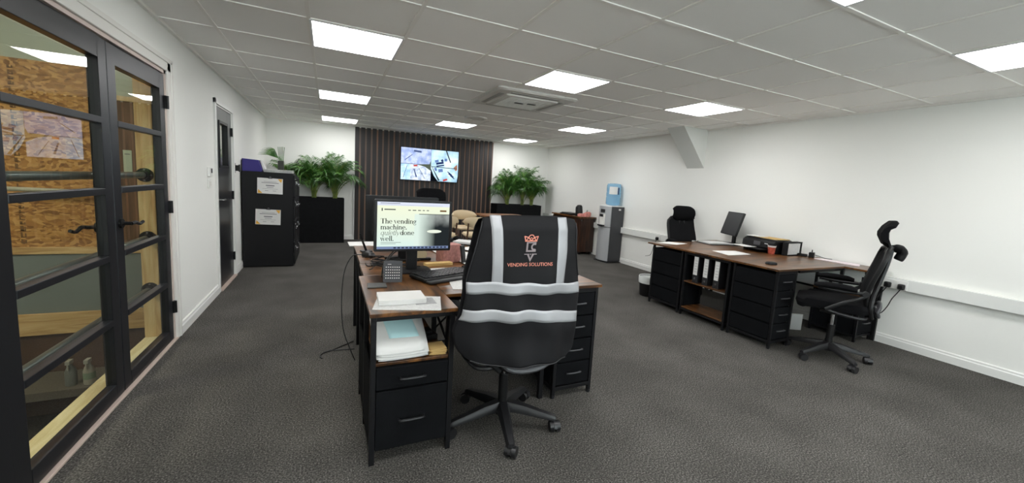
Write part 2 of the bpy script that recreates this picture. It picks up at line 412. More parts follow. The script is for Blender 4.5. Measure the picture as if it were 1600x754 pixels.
# ------------------------------------------------------------------ stairwell beyond the glass
SY = 4.40
SF = -.75
st = M().box(-4.2, XL-.12, .6, SY+.1, SF-.08, SF)
struct('floor_stair_void', st, mat('dark_concrete', '2e2a26', .9, var=.3, vscale=5))
struct('wall_stair_far', M().box(-4.3, XL-.12, SY, SY+.1, SF, 2.7), PALEW)
struct('wall_stair_left', M().box(-4.3, -4.2, .6, SY, SF, 2.7), PALEW)
struct('wall_stair_near', M().box(-4.3, XL-.12, .5, .6, SF, 2.7), PALEW)
struct('ceiling_stair', M().box(-4.3, XL-.12, .5, SY+.1, 2.6, 2.7), PALEW)
struct('wall_stair_under', M().box(XL-.13, XL-.12, .6, SY, SF-.01, -.01), mat('dark_brown_board', '3c2c20', .8))
o = M().box(-4.1, -1.60, SY-.03, SY-.004, .63, 2.03).obj('strand_board_panel', OSB); tag(o, 'golden strand board panel filling the far wall beyond the left glass leaf', 'board')
# faded vertical stencil marks printed on the board
random.seed(3); STN = mat('stencil_ink', '7a5a38', .8)
zz = 1.98
while zz > .68:
    hgt = random.uniform(.022, .04)
    if not (1.0 < zz < 1.08):
        mk = M(); mk.box(-2.115, -2.085, SY-.0315, SY-.0300, zz-hgt, zz-hgt+.008)
        mk.box(-2.115, -2.108+random.uniform(0, .01), SY-.0315, SY-.0300, zz-hgt, zz)
        if random.random() < .6: mk.box(-2.093, -2.085, SY-.0315, SY-.0300, zz-hgt, zz-.006)
        mk.obj('stencil_mark', STN, o)
    zz -= hgt+.012
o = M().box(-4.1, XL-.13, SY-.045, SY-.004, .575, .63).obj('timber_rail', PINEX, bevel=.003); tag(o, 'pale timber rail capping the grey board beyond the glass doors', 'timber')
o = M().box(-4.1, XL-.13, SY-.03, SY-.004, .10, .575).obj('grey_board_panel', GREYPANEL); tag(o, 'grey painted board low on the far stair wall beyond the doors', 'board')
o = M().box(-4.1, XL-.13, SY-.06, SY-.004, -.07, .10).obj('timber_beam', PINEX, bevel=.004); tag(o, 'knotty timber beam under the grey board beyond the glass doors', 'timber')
o = M().box(-4.1, XL-.13, SY-.03, SY-.004, SF+.002, -.072).obj('brown_board_panel', mat('brown_board', '4a3322', .8, var=.2, vscale=6)); tag(o, 'dark brown board beneath the knotty beam beyond the doors', 'board')
# brown inner door with notice
t = thing('inner_door', 'brown wooden door with pale notice seen through the right glass leaf', 'door', (-1.37, SY-.03, .63))
M().box(-.14, .19, -.045, -.004, 0, 1.17).obj('door_panel', DOORW, t, bevel=.003)
M().box(-.19, -.142, -.05, -.004, 0, 1.19).box(-.142, .195, -.05, -.004, 1.172, 1.21).obj('door_frame', PINE, t, bevel=.002)
o = M().box(-1.485, -1.432, SY-.0785, SY-.0765, 1.21, 1.42).obj('door_notice', mat('notice_green', 'b9c4ae', .7)); tag(o, 'small pale green notice on the brown inner door', 'notice')
M().box(-1.475, -1.442, SY-.0795, SY-.0785, 1.385, 1.392).obj('printed_line', INK, o)
# timber stud and bottom plate next to the doors
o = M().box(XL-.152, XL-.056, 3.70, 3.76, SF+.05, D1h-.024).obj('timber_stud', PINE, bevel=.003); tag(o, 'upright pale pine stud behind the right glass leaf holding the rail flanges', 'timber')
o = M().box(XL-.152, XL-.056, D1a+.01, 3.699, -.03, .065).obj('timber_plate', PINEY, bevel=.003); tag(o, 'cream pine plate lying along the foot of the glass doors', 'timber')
for z, lb in ((1.245, 'topmost'), (.80, 'middle'), (.425, 'lowest')):
    t = thing('handrail', '%s dark tube handrail running behind the glass doors to the pine stud' % lb, 'handrail', (XL-.107, 3.70, z), 0, 'tube handrails beyond the glass')
    a = M(); a.cyl((0, -.01, 0), (0, -1.88, 0), .021, n=14); a.obj('tube', STEELT, t)
    a = M(); a.cyl((0, 0, 0), (0, -.012, 0), .048, n=20).cyl((0, -.01, 0), (0, -.05, 0), .028, n=16); a.obj('flange', BLACKP2, t)
    [M().cyl((dx, -.012, dz), (dx, -.017, dz), .006, n=8).obj('bolt', STEEL, t) for dx, dz in ((0, .037), (0, -.037), (.037, 0), (-.037, 0))]
o = M().cyl((-4.0, SY-.12, 1.10), (-1.70, SY-.12, 1.075), .017, n=12).obj('cross_rail', mat('pale_tube', 'a9a692', .4)); tag(o, 'thin pale rail crossing in front of the strand board', 'handrail')
# shelf with spray bottles down in the void
t = M().box(-2.9, -1.3, 3.95, SY-.07, -.44, -.375).obj('void_shelf', mat('grey_timber', '5a5448', .85), bevel=.003); tag(t, 'grey timber ledge low in the stair void', 'ledge')
def spray(loc, col, lab):
    t = thing('spray_bottle', lab, 'bottle', loc); t.scale = (.85, .85, .85)
    M().lathe([(.038, 0), (.04, .02), (.04, .12), (.028, .16), (.014, .18), (.014, .20)]).obj('bottle_body', mat('bottle_'+col, {'c8c8c4': 'a09c90'}.get(col, col), .5), t)
    M().box(-.016, .016, -.05, .02, .20, .235).box(-.006, .006, -.05, -.035, .15, .2).obj('trigger', mat('trigger_'+col, '9a988e', .5), t, bevel=.004)
    if col == 'c8c8c4': M().lathe([(.0405, .05), (.0405, .11)], cap=False).obj('bottle_label', mat('label_ink', '7d8f7a', .6), t)
spray((-1.645, 4.02, -.374), 'c8c8c4', 'white spray bottle on the ledge beyond the lower glass pane')
spray((-1.75, 4.03, -.374), '6a6d68', 'grey spray bottle left of the white one on the ledge')
t = M(); t.grid(lambda u, v: (-1.95+.5*u, 2.35+.5*v, SF+.05+.05*sin(9*u+3*v)*cos(8*v)), 16, 12)
o = t.obj('blue_dust_sheet', WATER, solid=.004); tag(o, 'crumpled blue sheet on the floor of the stair void', 'sheet')
# stair lamp
sl_ = thing('stair_ceiling_lamp', 'square ceiling light over the stair void, out of sight', 'ceiling light', (-2.7, 2.3, 2.6))
M().box(-.3, .3, -.3, .3, -.03, -.001).obj('lamp_frame', LAMPF, sl_)
M().box(-.28, .28, -.28, .28, -.034, -.0305).obj('lamp_diffuser', emis('stair_lamp_glow', 'fff4e0', STAIR_LAMP), sl_)

# ------------------------------------------------------------------ black door in the left wall
cs = M()
for a, b in ((D2a-.05, D2a), (D2b, D2b+.05)): cs.box(XL-.001, XL+.018, a, b, 0, D2h+.05)
cs.box(XL-.001, XL+.018, D2a-.05, D2b+.05, D2h, D2h+.05)
cs.box(XL-.119, XL, D2a, D2a+.014, 0, D2h).box(XL-.119, XL, D2b-.014, D2b, 0, D2h).box(XL-.119, XL, D2a, D2b, D2h-.014, D2h)
struct('trim_8', cs, GLOSSW, bevel=.003)
struct('trim_9', M().box(XL-.05, XL+.03, D2a+.014, D2b-.014, 0, .012), THRESH)
wy0, wy1, wz0, wz1 = 5.36, 5.76, 1.33, 1.82
BD = mat('black_door_gloss', '1c1c1f', .3, spec=.6)
m = M(); x0, x1 = XL-.05, XL-.006; a, b = D2a+.016, D2b-.016
m.box(x0, x1, a, wy0, .014, D2h-.016).box(x0, x1, wy1, b, .014, D2h-.016).box(x0, x1, wy0, wy1, .014, wz0).box(x0, x1, wy0, wy1, wz1, D2h-.016)
d3 = m.obj('door_3', BD, bevel=.002); d3['kind'] = 'structure'
m = M(); e = .02
m.box(x0-.004, x1+.008, wy0-.008, wy0+e, wz0-.008, wz1+.008).box(x0-.004, x1+.008, wy1-e, wy1+.008, wz0-.008, wz1+.008).box(x0-.004, x1+.008, wy0, wy1, wz0-.008, wz0+e).box(x0-.004, x1+.008, wy0, wy1, wz1-e, wz1+.008)
m.obj('glazing_bead', BLACKP, d3)
M().box(XL-.032, XL-.026, wy0+.012, wy1-.012, wz0+.012, wz1-.012).obj('vision_panel', VGLASS, d3)
m = M().box(x1, x1+.006, 5.215, 5.245, .90, 1.03).cyl((x1, 5.23, .985), (x1+.05, 5.23, .985), .009)
m.tube([(x1+.05, 5.225, .985), (x1+.05, 5.29, .985), (x1+.048, 5.345, .983)], .009).obj('lever_handle', CHROME, d3)
M().cyl((x1, 5.23, .86), (x1+.008, 5.23, .86), .018).obj('keyhole_plate', CHROME, d3)
for z in (1.75, 1.0, .25): M().box(x1-.004, XL+.012, D2b-.03, D2b-.008, z-.05, z+.05).obj('hinge', BLACKP, d3)
# lobby behind the black door
struct('wall_lobby_back', M().box(-2.3, -2.2, 4.7, 6.6, 0, 2.5), mat('beige_paint', 'cfc2ae', .8))
struct('wall_lobby_near', M().box(-2.2, XL-.12, 4.62, 4.7, 0, 2.5), PALEW)
struct('wall_lobby_far', M().box(-2.2, XL-.12, 6.6, 6.7, 0, 2.5), mat('beige_paint_far', 'cfc2ae', .8))
struct('floor_lobby', M().box(-2.3, XL-.12, 4.6, 6.7, -.06, 0), CAR)
struct('ceiling_lobby', M().box(-2.3, XL-.12, 4.6, 6.7, 2.5, 2.56), CEIL)
o = M().box(-2.199, -2.15, 5.0, 6.5, 0, 1.42).obj('lobby_panelling', DOORW); tag(o, 'brown wooden panelling seen through the vision panel of the black door', 'panelling')
sl2 = thing('lobby_lamp', 'square ceiling light in the lobby behind the black door', 'ceiling light', (-1.7, 5.7, 2.5))
M().box(-.2, .2, -.2, .2, -.03, -.001).obj('lamp_frame', LAMPF, sl2); M().box(-.18, .18, -.18, .18, -.034, -.0305).obj('lamp_diffuser', emis('lobby_glow', 'fff4e0', 5), sl2)
t = thing('door_restraint', 'black bracket fixed to the wall at the right edge of the black door', 'bracket', (XL, 6.07, 1.33))
M().box(0, .012, -.03, .03, -.06, .06).obj('back_plate', BLACKP, t, bevel=.003)
M().box(.012, .05, -.018, .018, -.035, .035).box(.05, .062, -.028, .028, -.045, .045).obj('catch', BLACKP, t, bevel=.004)
# wall controls left of the black door
t = thing('wall_thermostat', 'white wall controller with a dark display left of the black door', 'thermostat', (XL, 4.885, 1.28))
M().box(0, .02, -.06, .06, -.045, .045).obj('casing', GLOSSW, t, bevel=.004)
M().box(.02, .0215, -.005, .045, -.012, .032).obj('display', BLACKP2, t)
t = thing('light_switch', 'white light switch below the wall controller', 'light switch', (XL, 4.885, 1.165))
M().box(0, .01, -.05, .05, -.043, .043).obj('plate', GLOSSW, t, bevel=.003)
M().box(.01, .014, -.03, -.004, -.02, .02).box(.01, .014, .004, .03, -.02, .02).obj('rocker', PLASTER, t, bevel=.002)

# ------------------------------------------------------------------ ceiling lights and fittings
def tilec(i, j): return (GX+.6*(i+.5), GY+.6*(j+.5), H)
seen = [(1, 3, 'large square ceiling light nearest the glass doors, left of centre'), (1, 7, 'square ceiling light second along the left row'), (1, 11, 'square ceiling light at the far end of the left row by the back wall'),
        (4, 3, 'square ceiling light in front of the air conditioning cassette'), (4, 9, 'square ceiling light above the television beyond the round vent'),
        (7, 3, 'square ceiling light near the sloped boxing on the right wall'), (7, 7, 'square ceiling light midway along the right row over the water cooler aisle'), (7, 11, 'small looking square ceiling light at the far right corner'),
        (7, -1, 'square ceiling light cut by the right edge of the photo'), (4, -1, 'square ceiling light clipped by the top edge of the photo')]
hid = [(1, -1), (1, -5), (4, -5), (7, -5)]
base = None
for i, j, lab in seen+[(a, b, 'square ceiling light behind the camera') for a, b in hid]:
    if base is None:
        base = thing('ceiling_light', lab, 'ceiling light', tilec(i, j), 0, 'square ceiling lights')
        m = M(); a = .298; b = .283
        m.box(-a, a, -a, -b, -.010, -.001).box(-a, a, b, a, -.010, -.001).box(-a, -b, -b, b, -.010, -.001).box(b, a, -b, b, -.010, -.001)
        m.obj('lamp_frame', LAMPF, base)
        M().box(-b, b, -b, b, -.0075, -.0035).obj('lamp_diffuser', LAMPM, base)
    else: dup(base, tilec(i, j), None, lab)
ac = thing('ceiling_cassette', 'white four way air conditioning cassette in the middle of the ceiling', 'air conditioner', (1.99, 4.30, H))
WPL = mat('white_plastic', 'd8d6d0', .45)
m = M().loft([[(x, y, -.001) for x, y in rrect(-.47, .47, -.47, .47, .05)], [(x, y, -.018) for x, y in rrect(-.475, .475, -.475, .475, .05)], [(x, y, -.030) for x, y in rrect(-.45, .45, -.45, .45, .05)]], smooth=False)
m.obj('outer_panel', WPL, ac)
for k in range(4):
    mm = M(); mm.xf = Matrix.Rotation(k*pi/2, 4, 'Z'); mm.box(-.29, .29, .335, .385, -.036, -.029); mm.obj('air_flap', GREYP if k == 9 else mat('flap_grey', '9c9a95', .5), ac, bevel=.004)
m = M().loft([[(x, y, -.030) for x, y in rrect(-.31, .31, -.31, .31, .03)], [(x, y, -.044) for x, y in rrect(-.31, .31, -.31, .31, .03)], [(x, y, -.05) for x, y in rrect(-.29, .29, -.29, .29, .03)]], smooth=False)
gr = m.obj('return_grille', WPL, ac)
for k in range(13): M().box(-.25, .25, -.24+k*.04-.004, -.24+k*.04+.004, -.054, -.049).obj('grille_bar', WPL, gr)
M().box(-.10, .0, -.05, -.02, -.058, -.053).box(.04, .14, -.09, -.06, -.058, -.053).obj('latch', BLACKP2, gr)
rv = thing('ceiling_vent', 'round white ceiling vent between the cassette and the television', 'vent', (2.0, 5.93, H))
M().lathe([(.0, -.022), (.10, -.022), (.11, -.012), (.12, -.012), (.13, -.026), (.165, -.018), (.175, -.001)], n=36).obj('vent_ring', WPL, rv)

# ------------------------------------------------------------------ slatted feature wall and television
sp = thing('slatted_panel', 'floor to ceiling dark walnut slatted panel behind the television', 'wall panel', (0, YB, 0))
M().box(.488, 3.502, -.014, -.001, 0, H-.003).obj('backing_board', SLATB, sp)
m = M(); n = 27; pw = (3.502-.488)/n
for k in range(n): m.box(.488+k*pw+.0, .488+(k+1)*pw-.033, -.026, -.0141, 0, H-.003)
m.obj('slats', SLAT, sp)
M().box(.472, .487, -.034, -.001, 0, H-.003).obj('edge_trim', GLOSSW, sp)
TVX0, TVX1, TVZ0, TVZ1, TVY = 1.375, 2.655, 1.295, 2.00, YB-.10
tv = thing('television', 'wall mounted flat television showing four camera views', 'television', ((TVX0+TVX1)/2, TVY, (TVZ0+TVZ1)/2))
W2, H2 = (TVX1-TVX0)/2, (TVZ1-TVZ0)/2
M().box(-W2, W2, 0, .045, -H2, H2).box(-.2, .2, .045, .066, -.15, .15).obj('casing', BLACKP, tv, bevel=.004)
b = .014
def tvmat(name, stops, sc, s=.62, kind='noise', det=7): return ramp_mat(name, stops, nscale=sc, detail=det, kind=kind, emit=s, rough=.3)
T1 = tvmat('view_yard', [(.35, '7d93c4'), (.48, 'a3b4e0'), (.56, 'c4d0f2'), (.68, '94a8d8')], 6)
T2 = tvmat('view_gate', [(.3, '86b0dc'), (.5, 'aed4f2'), (.65, 'd6ecfa')], 9)
T3 = tvmat('view_drive', [(.3, '707f96'), (.45, 'b8c6de'), (.6, 'dfe8f6'), (.75, '8d9ab4')], 12, kind='noise')
T4 = tvmat('view_fisheye', [(.3, '7ea6c4'), (.5, 'b9dcec'), (.7, 'eef8fc')], 4)
def E_(h, s=1.2): return emis('view_'+h, h, s)
sw, sh = W2-b, H2-b
scr = M().quad((-sw, -.001, -sh), (sw, -.001, -sh), (sw, -.001, sh), (-sw, -.001, sh)).obj('screen', emis('screen_dark', '10141c', .6), tv)
def cell(x0, x1, z0, z1, mt, y=-.002): M().quad((x0, y, z0), (x1, y, z0), (x1, y, z1), (x0, y, z1)).obj('camera_view', mt, scr)
cx_ = .015
cell(-sw, cx_-.004, .004, sh, T1); cell(-sw, -sw+.20, -sh, -.004, T2); cell(-sw+.20, cx_-.004, -sh, -.004, T3)
m = M(); m.prism([(cx_+.0, sh), (sw, sh), (sw, -.18), (sw-.02, -sh), (.18, -sh), (.08, -.22), (.0+cx_, -.07)], -.003, -.002, 'y'); m.obj('camera_view', T4, scr)
def polys(name, lst, mt, y=-.004):
    for p in lst: M().add([(a, y, c) for a, c in p], [tuple(range(len(p)))]).obj(name, mt, scr)
def rot_rect(cx, cz, w_, h_, a):
    ca, sa = cos(radians(a)), sin(radians(a)); return [(cx+ca*x-sa*z, cz+sa*x+ca*z) for x, z in ((-w_/2, -h_/2), (w_/2, -h_/2), (w_/2, h_/2), (-w_/2, h_/2))]
polys('parked_vehicle', [rot_rect(.21, .06, .17, .045, 12), rot_rect(.22, .005, .17, .03, 12), rot_rect(.26, .12, .05, .05, 30), rot_rect(.47, -.19, .14, .03, -35), rot_rect(.44, -.15, .13, .02, -35), rot_rect(.50, -.23, .12, .02, -35)], E_('2c3c6c', .9))
polys('parked_vehicle', [rot_rect(.14, .10, .08, .05, 15), rot_rect(.34, .14, .06, .06, 0), rot_rect(.12, -.08, .05, .07, 20), rot_rect(.23, -.10, .10, .07, 10)], E_('6a84b8', 1))
polys('roadway', [[(.33, sh), (.36, sh), (.46, .10), (.44, .08)], [(.0+cx_, .0), (.02, .0), (.22, -.32), (.18, -.33)], [(.02, -.02), (.60, -.03), (.60, -.045), (.02, -.035)]], E_('46545c', .8), -.0045)
polys('brick_building', [[(.52, -.02), (.6, .06), (.61, -.06), (.57, -.09)]], E_('b07a60', .9))
polys('red_vehicle', [rot_rect(-.32, -.03, .08, .035, 5), rot_rect(.34, -.30, .10, .04, 20)], E_('c0453f', 1))
polys('tree_edge', [[(-.30, .0), (-.02, .02), (cx_-.006, .10), (cx_-.006, -.12), (-.12, -.04)]], E_('5a6458', .9), -.0035)
polys('ground_line', [[(-.55, .08), (-.40, .20), (-.38, .20), (-.54, .07)], [(-.36, .26), (-.2, .25), (-.2, .29), (-.36, .30)], [(-.58, -.30), (-.5, -.04), (-.49, -.04), (-.57, -.30)], [(-.36, -.1), (-.31, -.28), (-.28, -.27), (-.34, -.1)], [(-.25, -.08), (-.12, -.30), (-.11, -.30), (-.24, -.08)]], E_('53648c', .9), -.0046)

# ------------------------------------------------------------------ planters and palms
def planter(loc, wd, dp, hh, label):
    t = thing('planter_box', label, 'planter', loc)
    m = M(); e = .02
    m.box(0, wd, 0, e, .0, hh).box(0, wd, dp-e, dp, .0, hh).box(0, e, e, dp-e, .0, hh).box(wd-e, wd, e, dp-e, .0, hh).box(e, wd-e, e, dp-e, 0, .02)
    m.obj('trough', PLANTER, t, bevel=.003)
    M().box(e, wd-e, e, dp-e, .022, hh-.05).obj('soil', mat('soil', '2a2019', 1), t)
    return t
planter((-1.0, 8.53, 0), 1.283, .40, .865, 'tall black planter trough beside the filing cabinets')
planter((3.49, 8.53, 0), 1.15, .40, .875, 'black planter trough right of the slatted panel')
def palm(loc, hgt, spread, nfr, seed, label, group='areca palms in the planters', lean=0):
    rnd = random.Random(seed)
    t = thing('areca_palm', label, 'plant', loc, 0, group)
    fo = M(); stm = M()
    for k in range(14):
        a = rnd.uniform(0, 2*pi); r = rnd.uniform(.01, .04)
        stm.tube([(r*cos(a), r*sin(a), -.04), (r*1.1*cos(a), r*1.1*sin(a), hgt*.25), (r*1.7*cos(a), r*1.7*sin(a), hgt*.5)], [.009, .008, .006], 6)
    for k in range(nfr):
        az = 2*pi*k/nfr*2.4+rnd.uniform(-.3, .3); el = rnd.uniform(.0, 1.0)
        L = hgt*rnd.uniform(.55, .8); base = Vector((.03*cos(az), .03*sin(az), hgt*rnd.uniform(.05, .34)))
        pts = []; N = 14; p = base.copy(); ang = radians(89-20*el); out = Vector((cos(az)*.95, sin(az)*.34, 0))
        for i in range(N+1):
            pts.append(p.copy()); p = p+(out*cos(ang)+Vector((0, 0, 1))*sin(ang))*(L/N)*(1 if 1 else 0); ang -= radians((3.6+8.2*el)*spread)*(.3+1.2*i/N)
        stm.tube(pts, [.005*(1-.7*i/N)+.001 for i in range(N+1)], 5)
        side = out.cross(Vector((0, 0, 1))).normalized()
        for i in range(3, N+1):
            for sgn in (-1, 1):
                for h_ in (0, .5):
                    if i == N and h_: continue
                    b0 = pts[i] if not h_ else (pts[i]+pts[i+1])/2
                    ll = (.10+.15*sin(pi*min(1, (i+h_-2)/(N-1))))*hgt/.85*rnd.uniform(.8, 1.1)
                    tang = (pts[min(i+1, N)]-pts[i-1]).normalized()
                    d = (side*sgn*.75+tang*.75+Vector((0, 0, rnd.uniform(-.05, .25)))).normalized()
                    wv = tang*.0058*rnd.uniform(.8, 1.2)
                    m1 = b0+d*ll*.55; tip = b0+d*ll*.95+Vector((0, 0, -ll*rnd.uniform(.2, .45)))
                    fo.add([b0-wv*.5, b0+wv*.5, m1+wv, m1-wv, tip], [(0, 1, 2, 3), (3, 2, 4)])
    for mb in (fo, stm):
        mb.v = [(min(max(x, XL+.03-loc[0]), XR-.02-loc[0]), min(y, (8.955 if .44 < x+loc[0] < 3.54 else 8.985)-loc[1]), z) for x, y, z in mb.v]
    fo.obj('fronds', LEAF, t, weld=False); stm.obj('stems', STEM, t, weld=False)
    return t
palm((-.66, 8.73, .82), .78, .95, 30, 1, 'areca palm half hidden behind the top of the filing cabinets')
palm((-.25, 8.73, .82), .88, 1.0, 42, 2, 'bushy areca palm in the left planter nearest the filing cabinets')
palm((.12, 8.73, .82), .92, 1.0, 42, 3, 'bushy areca palm at the right end of the left planter by the slats')
palm((3.82, 8.73, .83), .88, 1.05, 46, 4, 'leftmost and fullest areca palm in the planter right of the slats')
palm((4.22, 8.75, .83), .94, .85, 30, 5, 'middle upright areca palm in the planter right of the slats')
palm((4.46, 8.72, .83), .86, 1.05, 40, 6, 'areca palm nearest the right wall in the right planter')

# ------------------------------------------------------------------ filing cabinets
def filing_cabinet(y0, hh, label, x1=-.418):
    t = thing('filing_cabinet', label, 'filing cabinet', (-1.03, y0, 0), 0, 'black filing cabinets')
    wd = .47; dp = x1+1.03
    M().box(0, dp-.022, 0, wd, .01, hh).obj('body', BLACKM, t, bevel=.003)
    n = 4; dh = (hh-.05)/n
    for k in range(n):
        z0 = .03+k*dh
        d = M().box(dp-.021, dp, .006, wd-.006, z0+.004, z0+dh-.004).obj('drawer', BLACKM, t, bevel=.003)
        M().box(dp, dp+.022, .15, .32, z0+dh*.62, z0+dh*.62+.018).box(dp, dp+.008, .14, .33, z0+dh*.56, z0+dh*.72).obj('drawer_handle', CHROME, d, bevel=.003)
        M().cyl((dp, .06, z0+dh*.8), (dp+.010, .06, z0+dh*.8), .012, n=12).obj('lock', CHROME, d)
    return t
filing_cabinet(6.405, 1.30, 'black steel filing cabinet with two certificates on its side')
filing_cabinet(6.89, 1.26, 'black steel filing cabinet behind the one with certificates')
def certificate(x0, x1, z0, z1, label, tilt):
    cx, cz = (x0+x1)/2, (z0+z1)/2; a = (x1-x0)/2; b = (z1-z0)/2
    t = thing('certificate', label, 'certificate', (cx, 6.4, cz), 0, 'certificates on the filing cabinet'); t.rotation_euler = (0, tilt, 0)
    M().box(-a, a, -.001, .0, -b, b).obj('sheet', PAPER, t)
    m = M(); m.add([(a-.005, -.0015, b-.005), (a-.06, -.0015, b-.005), (a-.02, -.0015, b-.055)], [(0, 1, 2)]); m.add([(-a+.005, -.0015, -b+.005), (-a+.06, -.0015, -b+.005), (-a+.012, -.0015, -b+.055)], [(0, 1, 2)]); m.obj('gold_corner', GOLD, t)
    m = M()
    for dz, wv, th in ((.060, .075, .002), (.042, .10, .004), (.006, .05, .007), (-.018, .04, .003), (-.038, .09, .0015)): m.box(-wv, wv, -.0016, -.001, dz-th, dz+th)
    m.box(-.06, -.02, -.0016, -.001, -.066, -.061).box(.03, .07, -.0016, -.001, -.066, -.061).obj('printed_lines', INK, t)
    m = M().cyl((0, -.002, b+.012), (0, -.014, b+.012), .013, n=14).box(-.025, .025, -.004, -.0012, b-.006, b+.004); m.obj('magnet_clip', GREYP, t)
certificate(-.858, -.562, 1.011, 1.220, 'upper white certificate with gold corners on the cabinet side', .02)
certificate(-.884, -.590, .590, .798, 'lower white certificate with gold corners on the cabinet side', .03)
bx = thing('blue_box', 'dark blue slanted box on the left end of the cabinet top', 'box', (-.95, 6.52, 1.30))
M().prism([(-.085, 0), (.135, 0), (.145, .02), (.10, .155), (-.085, .165)], -.05, .20, 'y').obj('box_shell', BLUEB, bx, bevel=.004)
o = M().prism([(-.80, 1.305), (-.765, 1.305), (-.825, 1.455), (-.84, 1.455)], 6.53, 6.70, 'y').obj('white_folder', PAPER, bevel=.002); tag(o, 'white folder leaning on the right side of the blue box', 'folder')
m = M()
for k in range(6):
    a = random.uniform(-.08, .08); m.xf = Matrix.Translation((-.62, 6.60, 1.3+k*.007)) @ Matrix.Rotation(a, 4, 'Z'); m.box(-.17, .17, -.12, .12, .001, .006)
o = m.obj('paper_stack', PAPERG); tag(o, 'flat stack of white papers on the cabinet top under the small pot', 'papers')
pt = thing('potted_palm', 'small dark pot with a fan palm on top of the filing cabinet', 'plant', (-.60, 6.60, 1.343))
M().box(-.035, .035, -.035, .035, 0, .125).obj('pot', mat('dark_pot', '25261f', .5), pt, bevel=.003)
m = M(); rnd = random.Random(5)
for k in range(5): x = -.02+.012*k; m.tube([(x, 0, .12), (x*1.3, 0, .23), (x*1.6, 0, .30+.02*rnd.random())], .004, 5)
for k in range(9):
    a = radians(95+9*k); L = .16
    p0 = Vector((-.03, 0, .16)); p1 = p0+Vector((cos(a)*L*.6-.04, 0, sin(a)*L*.6+.02)); p2 = p0+Vector((cos(a)*L-.09, .0, sin(a)*L*.9))
    m.tube([p0, p1, p2], [.003, .007, .001], 5)
m.obj('fan_leaves', LEAF, pt)

# ------------------------------------------------------------------ right side: trunking, sockets, cooler, sideboard
m = M().box(XR-.055, XR-.001, YF, YB-.001, .562, .672)
struct('trim_10', m, mat('trunking_white', 'e2e3df', .4), bevel=.004)
def socket(y0, y1, plugs, label):
    t = thing('wall_socket', label, 'socket', (XR-.056, (y0+y1)/2, .612))
    M().box(-.010, 0, -(y1-y0)/2, (y1-y0)/2, -.043, .043).obj('face_plate', GLOSSW, t, bevel=.003)
    M().box(-.012, -.010, -.012, -.002, .018, .03).box(-.012, -.010, .002, .012, .018, .03).obj('rocker', PLASTER, t)
    for k, y in enumerate(plugs):
        p = thing('mains_plug', 'black plug in the socket left of the far desk chair' if len(plugs) == 1 else ['black plug nearer the front in the double socket with its cord hanging down', 'black plug beside the desk post in the double socket'][k], 'plug', (XR-.068, y, .598))
        M().loft([[(0, *q) for q in rrect(-.026, .026, -.026, .026, .012)], [(-.02, *q) for q in rrect(-.026, .026, -.026, .026, .012)], [(-.034, *q) for q in rrect(-.015, .015, -.017, .015, .010)]]).obj('plug_body', BLACKP, p)
        c = M().tube(smooth_path([(-.02, 0, -.026), (-.024, .02, -.07), (-.02, .05, -.13), (-.012, .08, -.22), (-.004, .13, -.30), (-.02, .22, -.33)], 5), .004, 6)
        c.obj('cord', BLACKP, p)
socket(1.76, 1.95, (1.80, 1.905), 'white double socket plate on the trunking near the desk')
socket(4.93, 5.06, (4.975,), 'white socket plate on the trunking left of the far desk chair')

wc = thing('water_cooler', 'silver and dark grey floor standing water cooler against the right wall', 'water cooler', (4.66, 5.93, 0))
m = M().box(.03, .33, 0, .36, .02, 1.045); m.obj('body', DSIDE, wc, bevel=.006)
fr_lo = M().prism(arc(.06, .18, .20, 115, 245, 10)[::1]+[(.03, 0), (.05, 0), (.05, .36), (.03, .36)], .03, .62, 'z')
def cfront(z0, z1):
    pts = [(.045, .0), (.045, .36)]+[(.03-.05*sin(pi*k/8), .36-.36*k/8) for k in range(9)]
    return M().prism(pts, z0, z1, 'z', smooth=False)
cfront(.03, .655).obj('lower_door', SILVER, wc)
cfront(.665, 1.045).obj('front_panel', SILVER, wc)
M().box(.03, .32, .005, .355, 1.046, 1.062).obj('top_cover', GLOSSW, wc, bevel=.004)
M().box(-.035, -.012, .11, .25, .70, .90).obj('tap_recess', PLASTER, wc)
M().box(-.06, -.03, .14, .165, .85, .90).box(-.06, -.03, .195, .22, .85, .90).obj('tap', BLACKP, wc, bevel=.004)
M().box(-.07, -.02, .10, .26, .675, .70).obj('drip_tray', BLACKP, wc, bevel=.004)
M().box(-.026, -.018, .12, .24, .93, .99).obj('control_panel', BLACKP2, wc)
M().box(.20, .25, -.004, 0, .98, 1.01).obj('side_label', PAPER, wc)
M().box(.0, .36, -.03, .39, 0, .012).obj('base_mat', BLACKP2, wc, bevel=.004)
bt = thing('water_bottle', 'large blue water bottle upturned on the cooler', 'bottle', (4.85, 6.11, 1.0625))
M().lathe([(.03, -.012), (.05, .0), (.115, .012), (.133, .035), (.133, .15), (.126, .165), (.133, .18), (.133, .24), (.126, .255), (.133, .27), (.133, .37), (.12, .405), (.06, .415), (.0, .40)], n=32).obj('bottle_body', BLUEGL, bt)
m = M(); a0, a1 = 195, 262
m.grid(lambda u, v: (.1345*cos(radians(a0+(a1-a0)*u)), .1345*sin(radians(a0+(a1-a0)*u)), .21+.14*v), 10, 1); m.obj('bottle_label', PAPER, bt)
m = M(); m.grid(lambda u, v: (.1355*cos(radians(266+12*u)), .1355*sin(radians(266+12*u)), .21+.13*v), 4, 1); m.obj('label_band', mat('navy_ink', '1d2a52', .6), bt)

